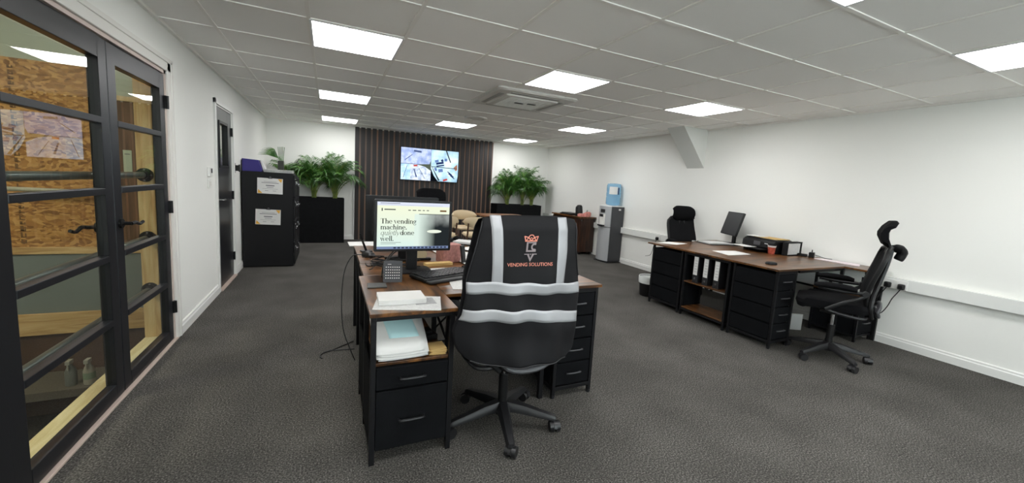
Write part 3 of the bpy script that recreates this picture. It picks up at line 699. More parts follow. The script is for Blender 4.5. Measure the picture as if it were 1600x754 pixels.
sb = thing('sideboard', 'dark brown wooden sideboard between the cooler and the right planter', 'sideboard', (4.60, 6.76, 0))
M().box(.03, .37, .03, 1.15, .05, .745).obj('body', WOODV, sb, bevel=.003)
M().box(0, .385, 0, 1.18, .745, .775).obj('top', WOODTOPY, sb, bevel=.003)
for a in (.045, .61): 
    d = M().box(.014, .03, a, a+.53, .07, .73).obj('door', WOODV, sb, bevel=.003)
    M().cyl((.012, a+.265, .62), (-.008, a+.265, .62), .012, n=12).obj('knob', CHROME, d)
M().box(.04, .08, .04, .08, 0, .05).box(.30, .34, .04, .08, 0, .05).box(.04, .08, 1.09, 1.13, 0, .05).box(.3, .34, 1.09, 1.13, 0, .05).obj('feet', BLACKM, sb)
M().box(.015, .03, -.006, 0, .69, .74).obj('corner_plate', CHROME, sb)
kt = thing('kettle', 'black kettle on the sideboard', 'kettle', (4.72, 7.02, .775))
M().lathe([(.075, 0), (.08, .02), (.075, .1), (.06, .2), (.045, .225), (.0, .235)], n=24).obj('body', BLACKP, kt)
M().tube(smooth_path([(.0, .07, .19), (.0, .115, .18), (.0, .12, .1), (.0, .085, .04)], 5), .012, 8).obj('handle', BLACKP2, kt)
M().prism([(-.09, .17), (-.055, .13), (-.05, .2)], -.012, .012, 'y').obj('spout', BLACKP2, kt)
tr = M().box(4.62, 4.92, 7.18, 7.62, .776, .80).box(4.65, 4.89, 7.2, 7.6, .80, .815).obj('serving_tray', BLACKP, bevel=.006); tag(tr, 'black tray on the sideboard beyond the kettle', 'tray')
for k, (x, y, h_) in enumerate(((4.66, 6.86, .05), (4.75, 6.82, .065), (4.84, 6.87, .085))):
    o = M().box(-.045, .045, -.055, .055, 0, h_).box(-.03, .035, -.04, .04, h_, h_+.014).obj('snack_box', PINKT, loc=(x, y, .776), rot=(0, 0, .3*k), bevel=.004)
    tag(o, ['small pink box on the front edge of the sideboard', 'pink box in the middle of the three on the sideboard', 'tallest pink box on the sideboard nearest the wall'][k], 'box', 'pink boxes on the sideboard')
gb = M().lathe([(.03, 0), (.033, .01), (.033, .07), (.014, .10), (.012, .13)], n=16).obj('glass_jar', mat('clear_jar', 'b9c6c0', .15, trans=.5), loc=(4.88, 6.96, .776)); tag(gb, 'small clear glass bottle beside the kettle', 'bottle')

# ------------------------------------------------------------------ cafe table and beige chairs
ct = thing('cafe_table', 'brown cafe table in front of the slatted panel', 'table', (2.98, 7.02, 0))
M().prism([(x, y) for x, y in rrect(-.45, .45, -.30, .30, .12)], .73, .755, 'z').obj('tabletop', TABLEW, ct, bevel=.004)
M().cyl((0, 0, .02), (0, 0, .73), .035).obj('pedestal', BLACKM, ct); M().lathe([(.28, 0), (.28, .012), (.05, .03)], n=32).obj('base', BLACKM, ct)
def cafe_chair(loc, rotz, label):
    t = thing('cafe_chair', label, 'chair', loc, rotz, 'beige cafe chairs')
    M().loft([[(x, y, .42) for x, y in rrect(-.21, .21, -.21, .21, .09)], [(x, y, .45) for x, y in rrect(-.23, .23, -.22, .22, .1)], [(x, y, .475) for x, y in rrect(-.21, .21, -.20, .20, .09)]]).obj('seat', BEIGE, t)
    for sx in (-1, 1):
        M().tube([(sx*.19, .18, 0), (sx*.18, .17, .42)], [.011, .016], 8).obj('leg', DWOOD, t)
        M().tube(smooth_path([(sx*.20, -.20, 0), (sx*.185, -.19, .42), (sx*.18, -.215, .66)], 4), .014, 8).obj('leg', DWOOD, t)
    def bf(off):
        rings = []
        for k in range(13):
            a = radians(205+130*k/12); f = sin(pi*k/12)**.45; hh = .085*f+.012; cx, cy = .27*cos(a), .27*sin(a)+.02
            rings.append([(cx*s_, (cy-.02)*s_+.02, .675+dz) for s_, dz in ((1, -hh), (1.07, -hh*.6), (1.09, 0), (1.07, hh*.6), (1, hh), (.94, hh*.6), (.93, 0), (.94, -hh*.6))])
        return rings
    M().loft(bf(0)).obj('backrest', BEIGE, t)
    return t
c0 = cafe_chair((2.30, 6.50, 0), radians(-8), 'beige cafe chair nearest the camera with its back turned')
dup(c0, (1.70, 6.55, 0), radians(8), 'beige cafe chair mostly hidden by the big monitor')
dup(c0, (2.44, 7.55, 0), radians(180), 'beige cafe chair on the far side of the cafe table')

# ------------------------------------------------------------------ office chairs
def office_chair(loc, rotz, label, base_rot, headrest=True, lift=0, hr=0):
    t = thing('office_chair', label, 'chair', loc, rotz, 'black mesh office chairs')
    # star base
    hub = M().cyl((0, 0, .07), (0, 0, .135), .042, .035, 20).obj('base_hub', BLACKP2, t)
    for k in range(5):
        a = base_rot+2*pi*k/5; c, s_ = cos(a), sin(a)
        m = M(); rings = []
        for q, (r, z, wd, th) in enumerate(((.02, .115, .034, .028), (.12, .105, .030, .024), (.22, .085, .024, .018), (.29, .074, .021, .014), (.305, .070, .015, .010))):
            rings.append([(r*c-s_*wd*ex, r*s_+c*wd*ex, z+th*ez) for ex, ez in ((-1, -.8), (-1, .3), (-.6, 1), (.6, 1), (1, .3), (1, -.8))])
        m.loft(rings); leg = m.obj('leg', BLACKP2, t)
        # twin wheel caster
        w_ = M(); aa = a+.9*(1 if k % 2 else -.6)+k; d = Vector((cos(aa), sin(aa), 0)); side = Vector((-d.y, d.x, 0)); c0_ = Vector((.295*c, .295*s_, .030))-d*.012
        for sg in (-1, 1): w_.cyl(c0_+side*sg*.008, c0_+side*sg*.029, .030, .028, 18)
        w_.cyl(Vector((.295*c, .295*s_, .035)), Vector((.295*c, .295*s_, .075)), .011, n=10)
        hood = [c0_+side*yy+d*(.034*cos(radians(q)))+Vector((0, 0, .034*sin(radians(q)))) for yy in (-.008, .008) for q in (0, 30, 60, 90, 120, 150, 180)]
        w_.add(hood, [(i, i+1, i+8, i+7) for i in range(6)], True)
        w_.obj('caster', CASTM, leg)
    z0 = lift
    M().cyl((0, 0, .13), (0, 0, .30), .026, n=18).obj('gas_lift_cover', BLACKP, t)
    M().cyl((0, 0, .30), (0, 0, .43+z0), .014, n=14).obj('gas_lift', CHROME, t)
    M().box(-.085, .085, -.13, .10, .405+z0, .455+z0).obj('tilt_mechanism', BLACKP, t, bevel=.012)
    lv = M().tube([(.05, -.02, .425+z0), (.16, -.03, .42+z0), (.24, -.03, .415+z0)], .006, 8).obj('tilt_lever', BLACKP2, t)
    M().cyl((.235, -.03, .415+z0), (.262, -.03, .414+z0), .013, n=12).obj('lever_knob', GREYP, lv)
    # seat
    rr = []
    for z, gx, gy0, gy1, r in ((.462, .205, -.20, .22, .07), (.475, .235, -.225, .26, .09), (.515, .245, -.235, .275, .10), (.540, .235, -.225, .268, .10), (.552, .20, -.19, .23, .09)):
        rr.append([(x, y, z+z0+.006*cos(x*9)-(.018 if y > .2 else 0)) for x, y in rrect(-gx, gx, gy0, gy1, r, 6)])
    M().loft(rr).obj('seat', BFAB, t)
    sf = M()
    for sx in (-1, 1):
        # V brace: from low front under seat to pivot and back
        sf.tube(smooth_path([(sx*.255, .06, .475), (sx*.262, -.05, .555), (sx*.262, -.13, .60), (sx*.235, -.19, .645)], 5), .014, 8, flat=1.3)
        sf.tube(smooth_path([(sx*.255, .06, .475), (sx*.25, -.06, .452), (sx*.22, -.18, .44), (sx*.12, -.215, .45)], 5), .013, 8)
    sf.tube([(-.12, -.215, .45), (.12, -.215, .45)], .014, 8)
    sf.obj('seat_frame', BLACKP2, t)
    # backrest: profile y(z), half-width hw(z)
    prof = [(.42, -.235, .10), (.50, -.205, .165), (.58, -.185, .205), (.66, -.180, .225), (.76, -.203, .235), (.86, -.232, .240), (.94, -.252, .240), (.985, -.262, .222), (1.01, -.268, .17)]
    def ip(z):
        for (a, b, c), (d, e, f) in zip(prof[:-1], prof[1:]):
            if z <= d: q = (z-a)/(d-a); return b+(e-b)*q, c+(f-c)*q
        return prof[-1][1], prof[-1][2]
    def bs(u, v):
        z = .50+v*.505; y, hw = ip(z); x = (2*u-1)*hw*.95; return (x, y-.035*(1-(2*u-1)**2), z)
    br = M().grid(bs, 14, 18).obj('backrest', MESHF, t, solid=.010)
    outl = []
    zs = [.46+k*.045 for k in range(13)]
    for z in zs: y, hw = ip(z); outl.append((hw, y-.002, z))
    y, hw = ip(1.01)
    outl += [(.09, y-.02, 1.018), (0, y-.035, 1.02), (-.09, y-.02, 1.018)]
    for z in reversed(zs): y, hw = ip(z); outl.append((-hw, y-.002, z))
    outl += [(-.06, -.235, .425), (.06, -.235, .425)]
    M().tube(outl, .017, 8, closed=True).obj('back_frame', BLACKP, br)
    # spine and lumbar loop
    sp_ = M()
    for sx in (-1, 1):
        sp_.tube(smooth_path([(sx*.03, -.30, 1.0), (sx*.05, -.285, .88), (sx*.10, -.255, .74), (sx*.17, -.225, .62), (sx*.20, -.22, .52), (sx*.13, -.24, .44)], 5), .017, 8)
    sp_.obj('back_spine', BLACKP, t)
    lp = []
    for k in range(20): a = 2*pi*k/20; lp.append((.13*cos(a), -.255-.03*abs(sin(a)) - .012*cos(a)**2, .50+.055*sin(a)))
    M().tube(lp, .014, 8, closed=True, flat=1.2).obj('lumbar_loop', GREYP, t)
    for sx in (-1, 1): M().cyl((sx*.225, -.175, .65), (sx*.275, -.175, .65), .022, n=16).obj('arm_pivot', BLACKP2, t)
    # arms
    for sx in (-1, 1):
        arm = thing_part('armrest', t)
        rings = []
        for y, wd, zc, th in ((.16, .02, .672, .010), (.145, .034, .675, .020), (.08, .040, .682, .026), (0, .040, .684, .026), (-.08, .036, .680, .024), (-.12, .028, .672, .018)):
            rings.append([(sx*.275+wd*cos(q), y, zc+th*sin(q)) for q in [2*pi*i/12 for i in range(12)]])
        M().loft(rings).obj('arm_pad', BFAB, arm)
        ac_ = M().tube(smooth_path([(sx*.268, .13, .655), (sx*.268, .0, .645), (sx*.262, -.11, .648), (sx*.252, -.175, .652)], 5), .012, 8, flat=1.4)
        ac_.obj('arm_bar', BLACKP2, arm)
    if headrest:
        if headrest != 'plain': M().tube(smooth_path([(0, -.285, .97), (0, -.300, 1.01), (0, -.345, 1.015), (0, -.368, .985), (0, -.350, .925)], 5), [.022]*8+[.026]*4+[.024]*4+[.022]*4+[.018], 10, flat=1.6).obj('headrest_bracket', BLACKP, t)
        # crescent headrest
        rings = []; N = 12
        for k in range(N+1):
            u = k/N*2-1; x = .165*u; f = max((1-abs(u)**6)**.5, .62); dy = .03*u*u
            sec = []
            front = [(-.285, 1.015), (-.245, 1.04), (-.222, 1.09), (-.220, 1.14), (-.238, 1.195), (-.272, 1.235), (-.305, 1.238)]
            back = [(-.318, 1.222), (-.283, 1.19), (-.270, 1.14), (-.275, 1.09), (-.292, 1.045)]
            cz = 1.13
            for (yy, zz_) in front+back: sec.append((x, (yy+.265)*(.55+.45*f)-.265+dy*.6, cz+(zz_-cz)*f+hr))
            rings.append(sec)
        M().loft(rings).obj('headrest', BFAB, t)
    return t
def thing_part(name, parent):
    o = bpy.data.objects.new(name, None); COL.objects.link(o); o.parent = parent; o.empty_display_size = .02; return o
def base_rot(th, world): return radians(world-(th-90))
TH1 = 90
main_chair = office_chair((.885, 1.93, 0), radians(TH1-90), 'black office chair draped with the hi-vis vest', base_rot(TH1, -104), headrest='plain', lift=-.01, hr=-.06)
TH2 = 117
office_chair((3.97, 1.87, 0), radians(TH2-90), 'black mesh office chair seen side on at the near right desk', base_rot(TH2, 172))
office_chair((4.75, 4.15, 0), radians(252-90), 'black office chair with headrest facing out from behind the right desk', .3, hr=-.06)
office_chair((1.07, 4.42, 0), radians(268-90), 'black office chair behind the big monitor, only headrest and side showing', .1)

# ------------------------------------------------------------------ hi-vis vest
def interp(tab, z):
    for (a, b), (c, d) in zip(tab[:-1], tab[1:]):
        if z >= c: q = (z-a)/(c-a) if c != a else 0; return b+(d-b)*q
    return tab[-1][1]
LT = [(1.20, .618), (1.17, .610), (1.05, .585), (.95, .562), (.89, .553), (.84, .556), (.736, .545), (.66, .516), (.60, .522), (.57, .535), (.545, .560), (.52, .60), (.46, .64)]
RT = [(1.20, 1.082), (1.17, 1.092), (1.04, 1.096), (.96, 1.125), (.90, 1.150), (.835, 1.160), (.68, 1.155), (.60, 1.160), (.54, 1.160), (.51, 1.15), (.49, 1.12), (.46, 1.08)]
VC = .855
def vy(x, z, off=0):
    hw = .30; u = (x-VC)/hw
    y = 1.590+.085*abs(u)**2.4+.02*max(0, (1.02-z))*1.0
    y += .010*sin(x*34+z*5)*min(1, max(0, (1.05-z)*3))+.005*sin(x*15-z*17)+.004*sin(z*31+x*9)*min(1, max(0, 1.1-z)*3)
    y += .02*max(0, z-1.14)/.06*1.0
    return y-off
def vz(u, v):
    top = 1.203-.018*abs(2*u-1)**3; bot = .492+.036*(1-u)**7-.016*u*u
    return top+(bot-top)*v
def back_pt(u, v, off=0):
    z = vz(u, v); l, r = interp(LT, z), interp(RT, z); x = l+(r-l)*u
    return (x, vy(x, z, off), z)
vest = thing('hi_vis_vest', 'black hi-vis vest with silver stripes draped over the office chair back', 'vest', (0, 0, 0))
vest.location = (VC, 1.66, 0)
def VL(p): return (p[0]-VC, p[1]-1.66, p[2])
m = M()
m.grid(lambda u, v: VL(back_pt(u, v)), 56, 70)
m.obj('back_panel', VEST, vest, solid=.003)
def front_pt(u, v):
    p = back_pt(u, v); x = VC+(p[0]-VC)*.97; z = p[2]
    d = min(1, v*14)
    yb = 1.610+.075+.03+.035*d+.10*d*(1-abs(2*u-1)**2)*(1 if z > 1.0 else max(.0, .4)) 
    if v == 0: yb = p[1]
    return (x, yb if v > 0 else p[1], z if v > 0 else p[2])
m = M()
m.grid(lambda u, v: VL(front_pt(u*.30, v*.86)), 12, 40); m.grid(lambda u, v: VL(front_pt(.70+u*.30, v*.86)), 12, 40)
m.obj('front_panel', VEST, vest, solid=.003)
# silver bands follow the cloth surface
def band(name, fn, nu, nv, off=.0035):
    def g_(u, v):
        x, z = fn(u, v); return VL((x, vy(x, z, off), z))
    M().grid(g_, nu, nv).obj(name, REFL, vest, solid=.001)
def hb(zl, zm, zr, h_):
    def f(u, v):
        zc = zl*(1-u)**2+2*(2*zm-.5*(zl+zr))*u*(1-u)+zr*u*u; zz_ = zc+(.5-v)*h_
        l, r = interp(LT, zz_)+.001, interp(RT, zz_)-.001; x = l+(r-l)*u
        return x, zz_+.0025*sin(x*40)
    return f
band('waist_stripe', hb(.868, .866, .838, .054), 50, 4)
band('waist_stripe', hb(.738, .736, .686, .056), 50, 4)
def vb(xa, xb, ztop, zbot, wd, lean=0):
    return lambda u, v: (xa+(xb-xa)*v+(u-.5)*wd*(1+.0*v), ztop+(zbot-ztop)*v)
band('shoulder_stripe', vb(.664, .684, 1.199, .885, .046), 4, 30, .003)
band('shoulder_stripe', vb(.999, 1.003, 1.196, .878, .058), 4, 30, .003)
# piping along the armholes and hem
def edge_path(tab, z0, z1, n=16, off=.004): return [VL((interp(tab, z), vy(interp(tab, z), z, off), z)) for z in [z0+(z1-z0)*k/n for k in range(n+1)]]
PIPM = mat('piping', '1c1c1f', .6)
for pth in (edge_path(LT, 1.17, .90), edge_path(RT, 1.17, .90), [VL(back_pt(k/40, 1, .003)) for k in range(41)]): M().tube(pth, .003, 6).obj('piping', PIPM, vest)
def on_vest(polys, cx, cz, s, mt, name, off=.0045):
    m = M()
    for v, f in polys:
        m.add([VL((cx+x*s, vy(cx+x*s, cz+z*s, off), cz+z*s)) for x, z, *_ in v], f)
    m.obj(name, mt, vest)
def ring(cx, cy, rx, ry, wx, wy, a0, a1, n=16):
    v = []
    for k in range(n+1):
        a = radians(a0+(a1-a0)*k/n); v.append((cx+rx*cos(a), cy+ry*sin(a))); v.append((cx+(rx-wx)*cos(a), cy+(ry-wy)*sin(a)))
    return v, [(2*k, 2*k+2, 2*k+3, 2*k+1) for k in range(n)]
def pol(*p): return list(p), [tuple(range(len(p)))]
def line(p, q, t):
    dx, dy = q[0]-p[0], q[1]-p[1]; L = sqrt(dx*dx+dy*dy); nx, ny = -dy/L*t/2, dx/L*t/2
    return pol((p[0]+nx, p[1]+ny), (q[0]+nx, q[1]+ny), (q[0]-nx, q[1]-ny), (p[0]-nx, p[1]-ny))
LX = .827
crown = [line((-.56, -.0), (.56, 0), .10), line((-.62, .40), (-.50, .0), .09), line((.62, .40), (.50, 0), .09), line((-.62, .38), (-.30, .30), .08), line((.62, .38), (.30, .30), .08),
         line((-.44, .05), (-.24, .34), .08), line((.44, .05), (.24, .34), .08), ring(0, .30, .27, .24, .08, .08, -20, 200), line((-.26, .26), (0, .03), .08), line((.26, .26), (0, .03), .08), line((-.12, .16), (0, .30), .06), line((.12, .16), (0, .30), .06)]
on_vest(crown, LX-.003, 1.090, .056, LOGO1, 'crown_emblem')
lc = [pol((-.46, .42), (-.30, .42), (-.30, -.28), (-.46, -.28)), pol((-.30, -.28), (.02, -.28), (.02, -.42), (-.46, -.42), (-.46, -.28)), pol((-.30, .42), (.46, .42), (.46, .32), (-.30, .32)),
      ring(.30, .0, .32, .32, .15, .15, 60, 300), pol((.30, .33), (.46, .33), (.46, .17), (.38, .17)), pol((.30, -.42), (.46, -.42), (.46, -.22), (.36, -.20)), pol((.02, -.28), (.40, -.28), (.40, -.42), (.02, -.42))]
vv = [line((-.58, -.62), (-.12, -.62), .08), line((.58, -.62), (.12, -.62), .08), pol((-.32, -.66), (-.14, -.66), (.0, -.98), (.0, -1.28)), pol((.32, -.66), (.14, -.66), (.0, -.98), (.0, -1.28)), pol((-.08, -.58), (.08, -.58), (0, -.72))]
on_vest(lc+vv, LX, 1.0625, .054, LOGO2, 'monogram_emblem')
tv_, tf_ = text_polys('VENDING SOLUTIONS', 1, offset=.006); tw_ = max(p[0] for p in tv_)-min(p[0] for p in tv_)
on_vest([(tv_, tf_)], LX+.004, .974, .226/tw_, LOGO1, 'vest_lettering')

# ------------------------------------------------------------------ left desk cluster
TZ = .735
def desk_frame_leg(m, x, y, z1=TZ-.02, w_=.014): m.box(x-w_, x+w_, y-w_, y+w_, 0, z1)
# near pedestal unit with open shelf and two drawers
un = thing('file_pedestal', 'black metal drawer pedestal with brown top and open paper shelf', 'drawer unit', (.17, 1.80, 0))
M().box(-.003, .395, 0, .738, TZ-.018, TZ).obj('top', WOODTOPY, un, bevel=.002)
m = M()
for x in (.016, .376):
    for y in (.03, .385, .715): m.box(x-.012, x+.012, y-.012, y+.012, 0.0, TZ-.019)
m.box(.016, .376, .02, .04, TZ-.043, TZ-.019).box(.016, .376, .705, .725, TZ-.043, TZ-.019).box(.006, .028, .03, .715, TZ-.043, TZ-.019).box(.364, .388, .03, .715, TZ-.043, TZ-.019)
m.box(.016, .376, .705, .725, .06, .085).box(.006, .028, .03, .715, .05, .072).box(.364, .388, .03, .715, .05, .072)
m.obj('frame', BLACKM, un, bevel=.002)
M().box(.028, .364, .034, .70, .475, .49).obj('shelf', WOODTOPY, un, bevel=.002)
M().box(.028, .364, .05, .70, .055, .474).obj('drawer_carcass', DFAB, un)
for z0, z1 in ((.365, .470), (.068, .357)):
    d = M().box(.030, .362, .018, .049, z0, z1).obj('drawer', DFAB, un, bevel=.004)
    zc = (z0+z1)/2+(.0 if z1 > .4 else .0)
    M().tube(smooth_path([(.135, .018, zc-.004), (.140, -.004, zc), (.19, -.008, zc), (.245, -.004, zc), (.25, .018, zc-.004)], 4), .0065, 8).obj('handle', BLACKP2, d)
M().box(.006, .014, .05, .70, .06, .45).obj('side_panel', DFAB, un)
# main desks
def desk(name, label, polytop, legs, bars, zt=TZ, topm=WOODTOP):
    t = thing(name, label, 'desk', (polytop[0][0], polytop[0][1], 0)); ox, oy = polytop[0]
    M().prism([(x-ox, y-oy) for x, y in polytop], zt-.018, zt, 'z').obj('desktop', topm, t, bevel=.002)
    for x, y in legs: M().box(x-ox-.014, x-ox+.014, y-oy-.014, y-oy+.014, 0, zt-.019).obj('leg', BLACKM, t, bevel=.002)
    m = M()
    for (a, b, c, d_) in bars: m.tube([(a[0]-ox, a[1]-oy, a[2]), (b[0]-ox, b[1]-oy, b[2])], .008, 6) if c is None else m.box(a[0]-ox, b[0]-ox, a[1]-oy, b[1]-oy, a[2], b[2])
    m.obj('cross_bars', BLACKM, t)
    return t
desk('office_desk', 'rustic brown desk the vest covered chair is pulled up to', [(.195, 2.545), (.568, 2.545), (.568, 2.04), (1.595, 2.04), (1.595, 2.905), (.195, 2.905)],
     [(.215, 2.57), (.215, 2.885), (1.575, 2.885), (.60, 2.07), (1.22, 2.10), (1.22, 2.87)],
     [((.20, 2.57, .68), (.23, 2.885, .715), 1, 0), ((.215, 2.875, .68), (1.575, 2.895, .715), 1, 0), ((.60, 2.06, .695), (1.22, 2.08, .716), 1, 0), ((.60, 2.08, .45), (.60, 2.86, .68), None, 0), ((.60, 2.08, .68), (.60, 2.86, .45), None, 0),
      ((.60, 2.86, .12), (1.22, 2.88, .14), 1, 0), ((.62, 2.87, .14), (1.2, 2.87, .68), None, 0), ((1.2, 2.87, .14), (.62, 2.87, .68), None, 0), ((.215, 2.57, .12), (.225, 2.885, .14), 1, 0)])
desk('office_desk', 'rustic brown desk on the far side of the left cluster under loose papers', [(.20, 2.912), (1.595, 2.912), (1.595, 3.76), (.20, 3.76)],
     [(.22, 2.935), (.22, 3.74), (1.575, 2.935), (1.575, 3.74), (.22, 3.3)],
     [((.205, 2.935, .68), (.235, 3.74, .715), 1, 0), ((.22, 3.725, .68), (1.575, 3.745, .715), 1, 0), ((.22, 2.95, .14), (.22, 3.3, .68), None, 0), ((.22, 3.3, .14), (.22, 3.72, .68), None, 0)])
def chest(loc, wd, dp, hh, label, face='front', rotz=0, group='black fabric drawer chests', rows=4, name='drawer_chest', sideseams=False):
    """local: x 0..wd, y 0..dp, drawers on y=0 face"""
    t = thing(name, label, 'drawer unit', loc, rotz, group)
    m = M()
    for x in (.011, wd-.011):
        for y in (.012, dp-.012): m.box(x-.011, x+.011, y-.011, y+.011, 0.0, hh-.0)
    m.box(.011, wd-.011, .002, .022, hh-.03, hh-.002).box(.011, wd-.011, .002, .022, .05, .075)
    m.box(.011, wd-.011, dp-.022, dp-.002, .05, .075)
    for xx in (.002, wd-.022): m.box(xx, xx+.02, .012, dp-.012, .05, .075)
    m.obj('frame', BLACKM, t, bevel=.002)
    for x in (.011, wd-.011): M().cyl((x, .012, 0), (x, .012, .02), .013, n=12).obj('foot', BLACKP2, t)
    M().box(.022, wd-.022, .03, dp-.008, .076, hh-.031).obj('carcass', DFAB, t)
    dh = (hh-.03-.078)/rows
    for k in range(rows):
        z0 = .078+k*dh
        d = M().box(.024, wd-.024, .004, .029, z0+.004, z0+dh-.004).obj('drawer', DFAB, t, bevel=.005)
        zc = z0+dh*.56
        M().tube(smooth_path([(wd/2-.05, .004, zc-.006), (wd/2-.046, -.014, zc), (wd/2, -.018, zc), (wd/2+.046, -.014, zc), (wd/2+.05, .004, zc-.006)], 4), .0055, 8).obj('handle', GREYP, d)
        if sideseams:
            M().box(.0, .010, .026, dp-.026, z0+.005, z0+dh-.005).obj('side_panel', DFAB, t, bevel=.004)
    if not sideseams: 
        for xx in (0, wd-.010): M().box(xx, xx+.010, .026, dp-.026, .08, hh-.035).obj('side_panel', DFAB, t, bevel=.003)
    return t
chest((1.285, 2.055, 0), .295, .44, TZ-.020, 'four drawer black chest under the right end of the vest chair desk')

# ---------------------------------------------- monitors
def monitor(loc, rotz, wd, hh, zb, label, back=False, tilt=0, foot=True):
    t = thing('computer_monitor', label, 'monitor', loc, rotz, 'black computer monitors')
    hd = thing_part('display_head', t); hd.location = (0, 0, zb+hh/2); hd.rotation_euler = (tilt, 0, 0)
    M().prism(rrect(-wd/2, wd/2, -hh/2, hh/2, .008, 3), -.012, .014, 'y').obj('bezel', BLACKP, hd, bevel=.002)
    M().loft([[(x, .014, z) for x, z in rrect(-wd*.42, wd*.42, -hh*.40, hh*.40, .02)], [(x, .045, z) for x, z in rrect(-wd*.25, wd*.25, -hh*.28, hh*.28, .02)]], smooth=False).obj('rear_shell', BLACKP, hd)
    if foot:
        M().box(-.035, .035, .03, .055, .01, zb+hh*.5).obj('stand_neck', BLACKP, t, bevel=.004)
        M().prism(rrect(-.12, .12, -.06, .12, .03), .0, .012, 'z').obj('stand_foot', BLACKP, t, bevel=.003)
    return t, hd
mw, mh = .485, .325
mt_, hd = monitor((.497, 2.60, TZ), radians(1.5), mw, mh, .138, 'black monitor showing a vending company web page on the near left desk')
# web page
bg = bpy.data.materials.new('web_page'); bg.use_nodes = True; nt = bg.node_tree; nt.nodes.clear()
oo = nt.nodes.new('ShaderNodeOutputMaterial'); ee = nt.nodes.new('ShaderNodeEmission'); tc = nt.nodes.new('ShaderNodeTexCoord'); sx_ = nt.nodes.new('ShaderNodeSeparateXYZ')
nt.links.new(tc.outputs['Object'], sx_.inputs[0]); mr = nt.nodes.new('ShaderNodeMapRange'); mr.inputs[1].default_value = -.14; mr.inputs[2].default_value = .12
nt.links.new(sx_.outputs['Z'], mr.inputs[0]); cr = nt.nodes.new('ShaderNodeValToRGB'); cr.color_ramp.elements[0].color = lin('cfe4dd'); cr.color_ramp.elements[1].color = lin('e6ebd0')
nt.links.new(mr.outputs[0], cr.inputs[0]); nt.links.new(cr.outputs[0], ee.inputs[0]); ee.inputs[1].default_value = SCR; nt.links.new(ee.outputs[0], oo.inputs[0])
px0, px1, pz0, pz1 = -mw/2+.016, mw/2-.016, -mh/2+.016, mh/2-.014
pw_, ph_ = px1-px0, pz1-pz0
def S(u, v): return px0+u*pw_, pz1-v*ph_          # u right, v down (fractions)
def srect(name, u0, u1, v0, v1, mt, y, parent):
    a, b = S(u0, v0), S(u1, v1); return M().quad((a[0], y, b[1]), (b[0], y, b[1]), (b[0], y, a[1]), (a[0], y, a[1])).obj(name, mt, parent)
scrn = srect('screen', 0, 1, 0, 1, bg, -.0125, hd)
# the display head is a part of the monitor; the page marks are kept inside it
def smark(name, u0, u1, v0, v1, mt, y=-.0132): return srect(name, u0, u1, v0, v1, mt, y, hd)
smark('browser_bar', 0, 1, 0, .075, emis('bar_lilac', 'd6dcec', 1)); smark('task_bar', 0, 1, .945, 1, emis('bar_blue', '7f90b4', .8))
m = M()
for k in range(14): a, b = S(.22+k*.055, .958), S(.22+k*.055+.035, .99); m.quad((a[0], -.0136, b[1]), (b[0], -.0136, b[1]), (b[0], -.0136, a[1]), (a[0], -.0136, a[1]))
m.obj('task_icons', emis('icon_dark', '3a4258', .7), hd)
# photo panel: gradient to dark with smoke
pm = bpy.data.materials.new('page_photo'); pm.use_nodes = True; nt = pm.node_tree; nt.nodes.clear()
oo = nt.nodes.new('ShaderNodeOutputMaterial'); ee = nt.nodes.new('ShaderNodeEmission'); tc = nt.nodes.new('ShaderNodeTexCoord'); sx_ = nt.nodes.new('ShaderNodeSeparateXYZ')
nt.links.new(tc.outputs['Object'], sx_.inputs[0])
mr = nt.nodes.new('ShaderNodeMapRange'); mr.inputs[1].default_value = S(.55, 0)[0]; mr.inputs[2].default_value = S(.80, 0)[0]; nt.links.new(sx_.outputs['X'], mr.inputs[0])
no = nt.nodes.new('ShaderNodeTexNoise'); no.inputs['Scale'].default_value = 14; no.inputs['Detail'].default_value = 3; nt.links.new(tc.outputs['Object'], no.inputs[0])
mz = nt.nodes.new('ShaderNodeMapRange'); mz.inputs[1].default_value = S(0, .60)[1]; mz.inputs[2].default_value = S(0, .25)[1]; nt.links.new(sx_.outputs['Z'], mz.inputs[0])
mm = nt.nodes.new('ShaderNodeMath'); mm.operation = 'MULTIPLY'; nt.links.new(no.outputs['Fac'], mm.inputs[0]); nt.links.new(mz.outputs[0], mm.inputs[1])
c2 = nt.nodes.new('ShaderNodeValToRGB'); c2.color_ramp.elements[0].color = lin('23282a'); c2.color_ramp.elements[1].color = lin('b4bab6'); c2.color_ramp.elements[0].position = .1; c2.color_ramp.elements[1].position = .75; nt.links.new(mm.outputs[0], c2.inputs[0])
mx = nt.nodes.new('ShaderNodeMix'); mx.data_type = 'RGBA'; mx.inputs[6].default_value = lin('d4e4da'); nt.links.new(mr.outputs[0], mx.inputs[0]); nt.links.new(c2.outputs[0], mx.inputs[7])
ee.inputs[1].default_value = SCR; nt.links.new(mx.outputs[2], ee.inputs[0]); nt.links.new(ee.outputs[0], oo.inputs[0])
smark('page_photo', .50, 1, .245, .945, pm)
smark('photo_edge', .56, 1, .238, .25, emis('edge_dark', '3a403c', .8), -.0134)
dkink = emis('page_ink', '16181a', .3)
v, f = ring(0, 0, 1, 1, 1, 1, 0, 360, 28); a = S(.785, .62)
M().add([(a[0]+x*.048, -.0138, a[1]+z*.011) for x, z in v], f).obj('oval_button', emis('button_pale', 'dfe6d6', 1), hd)
smark('header_button', .86, .955, .148, .182, emis('button_brown', '6b4a26', .9), -.0136)
PRG = emis('print_grey', '5e6664', .6)
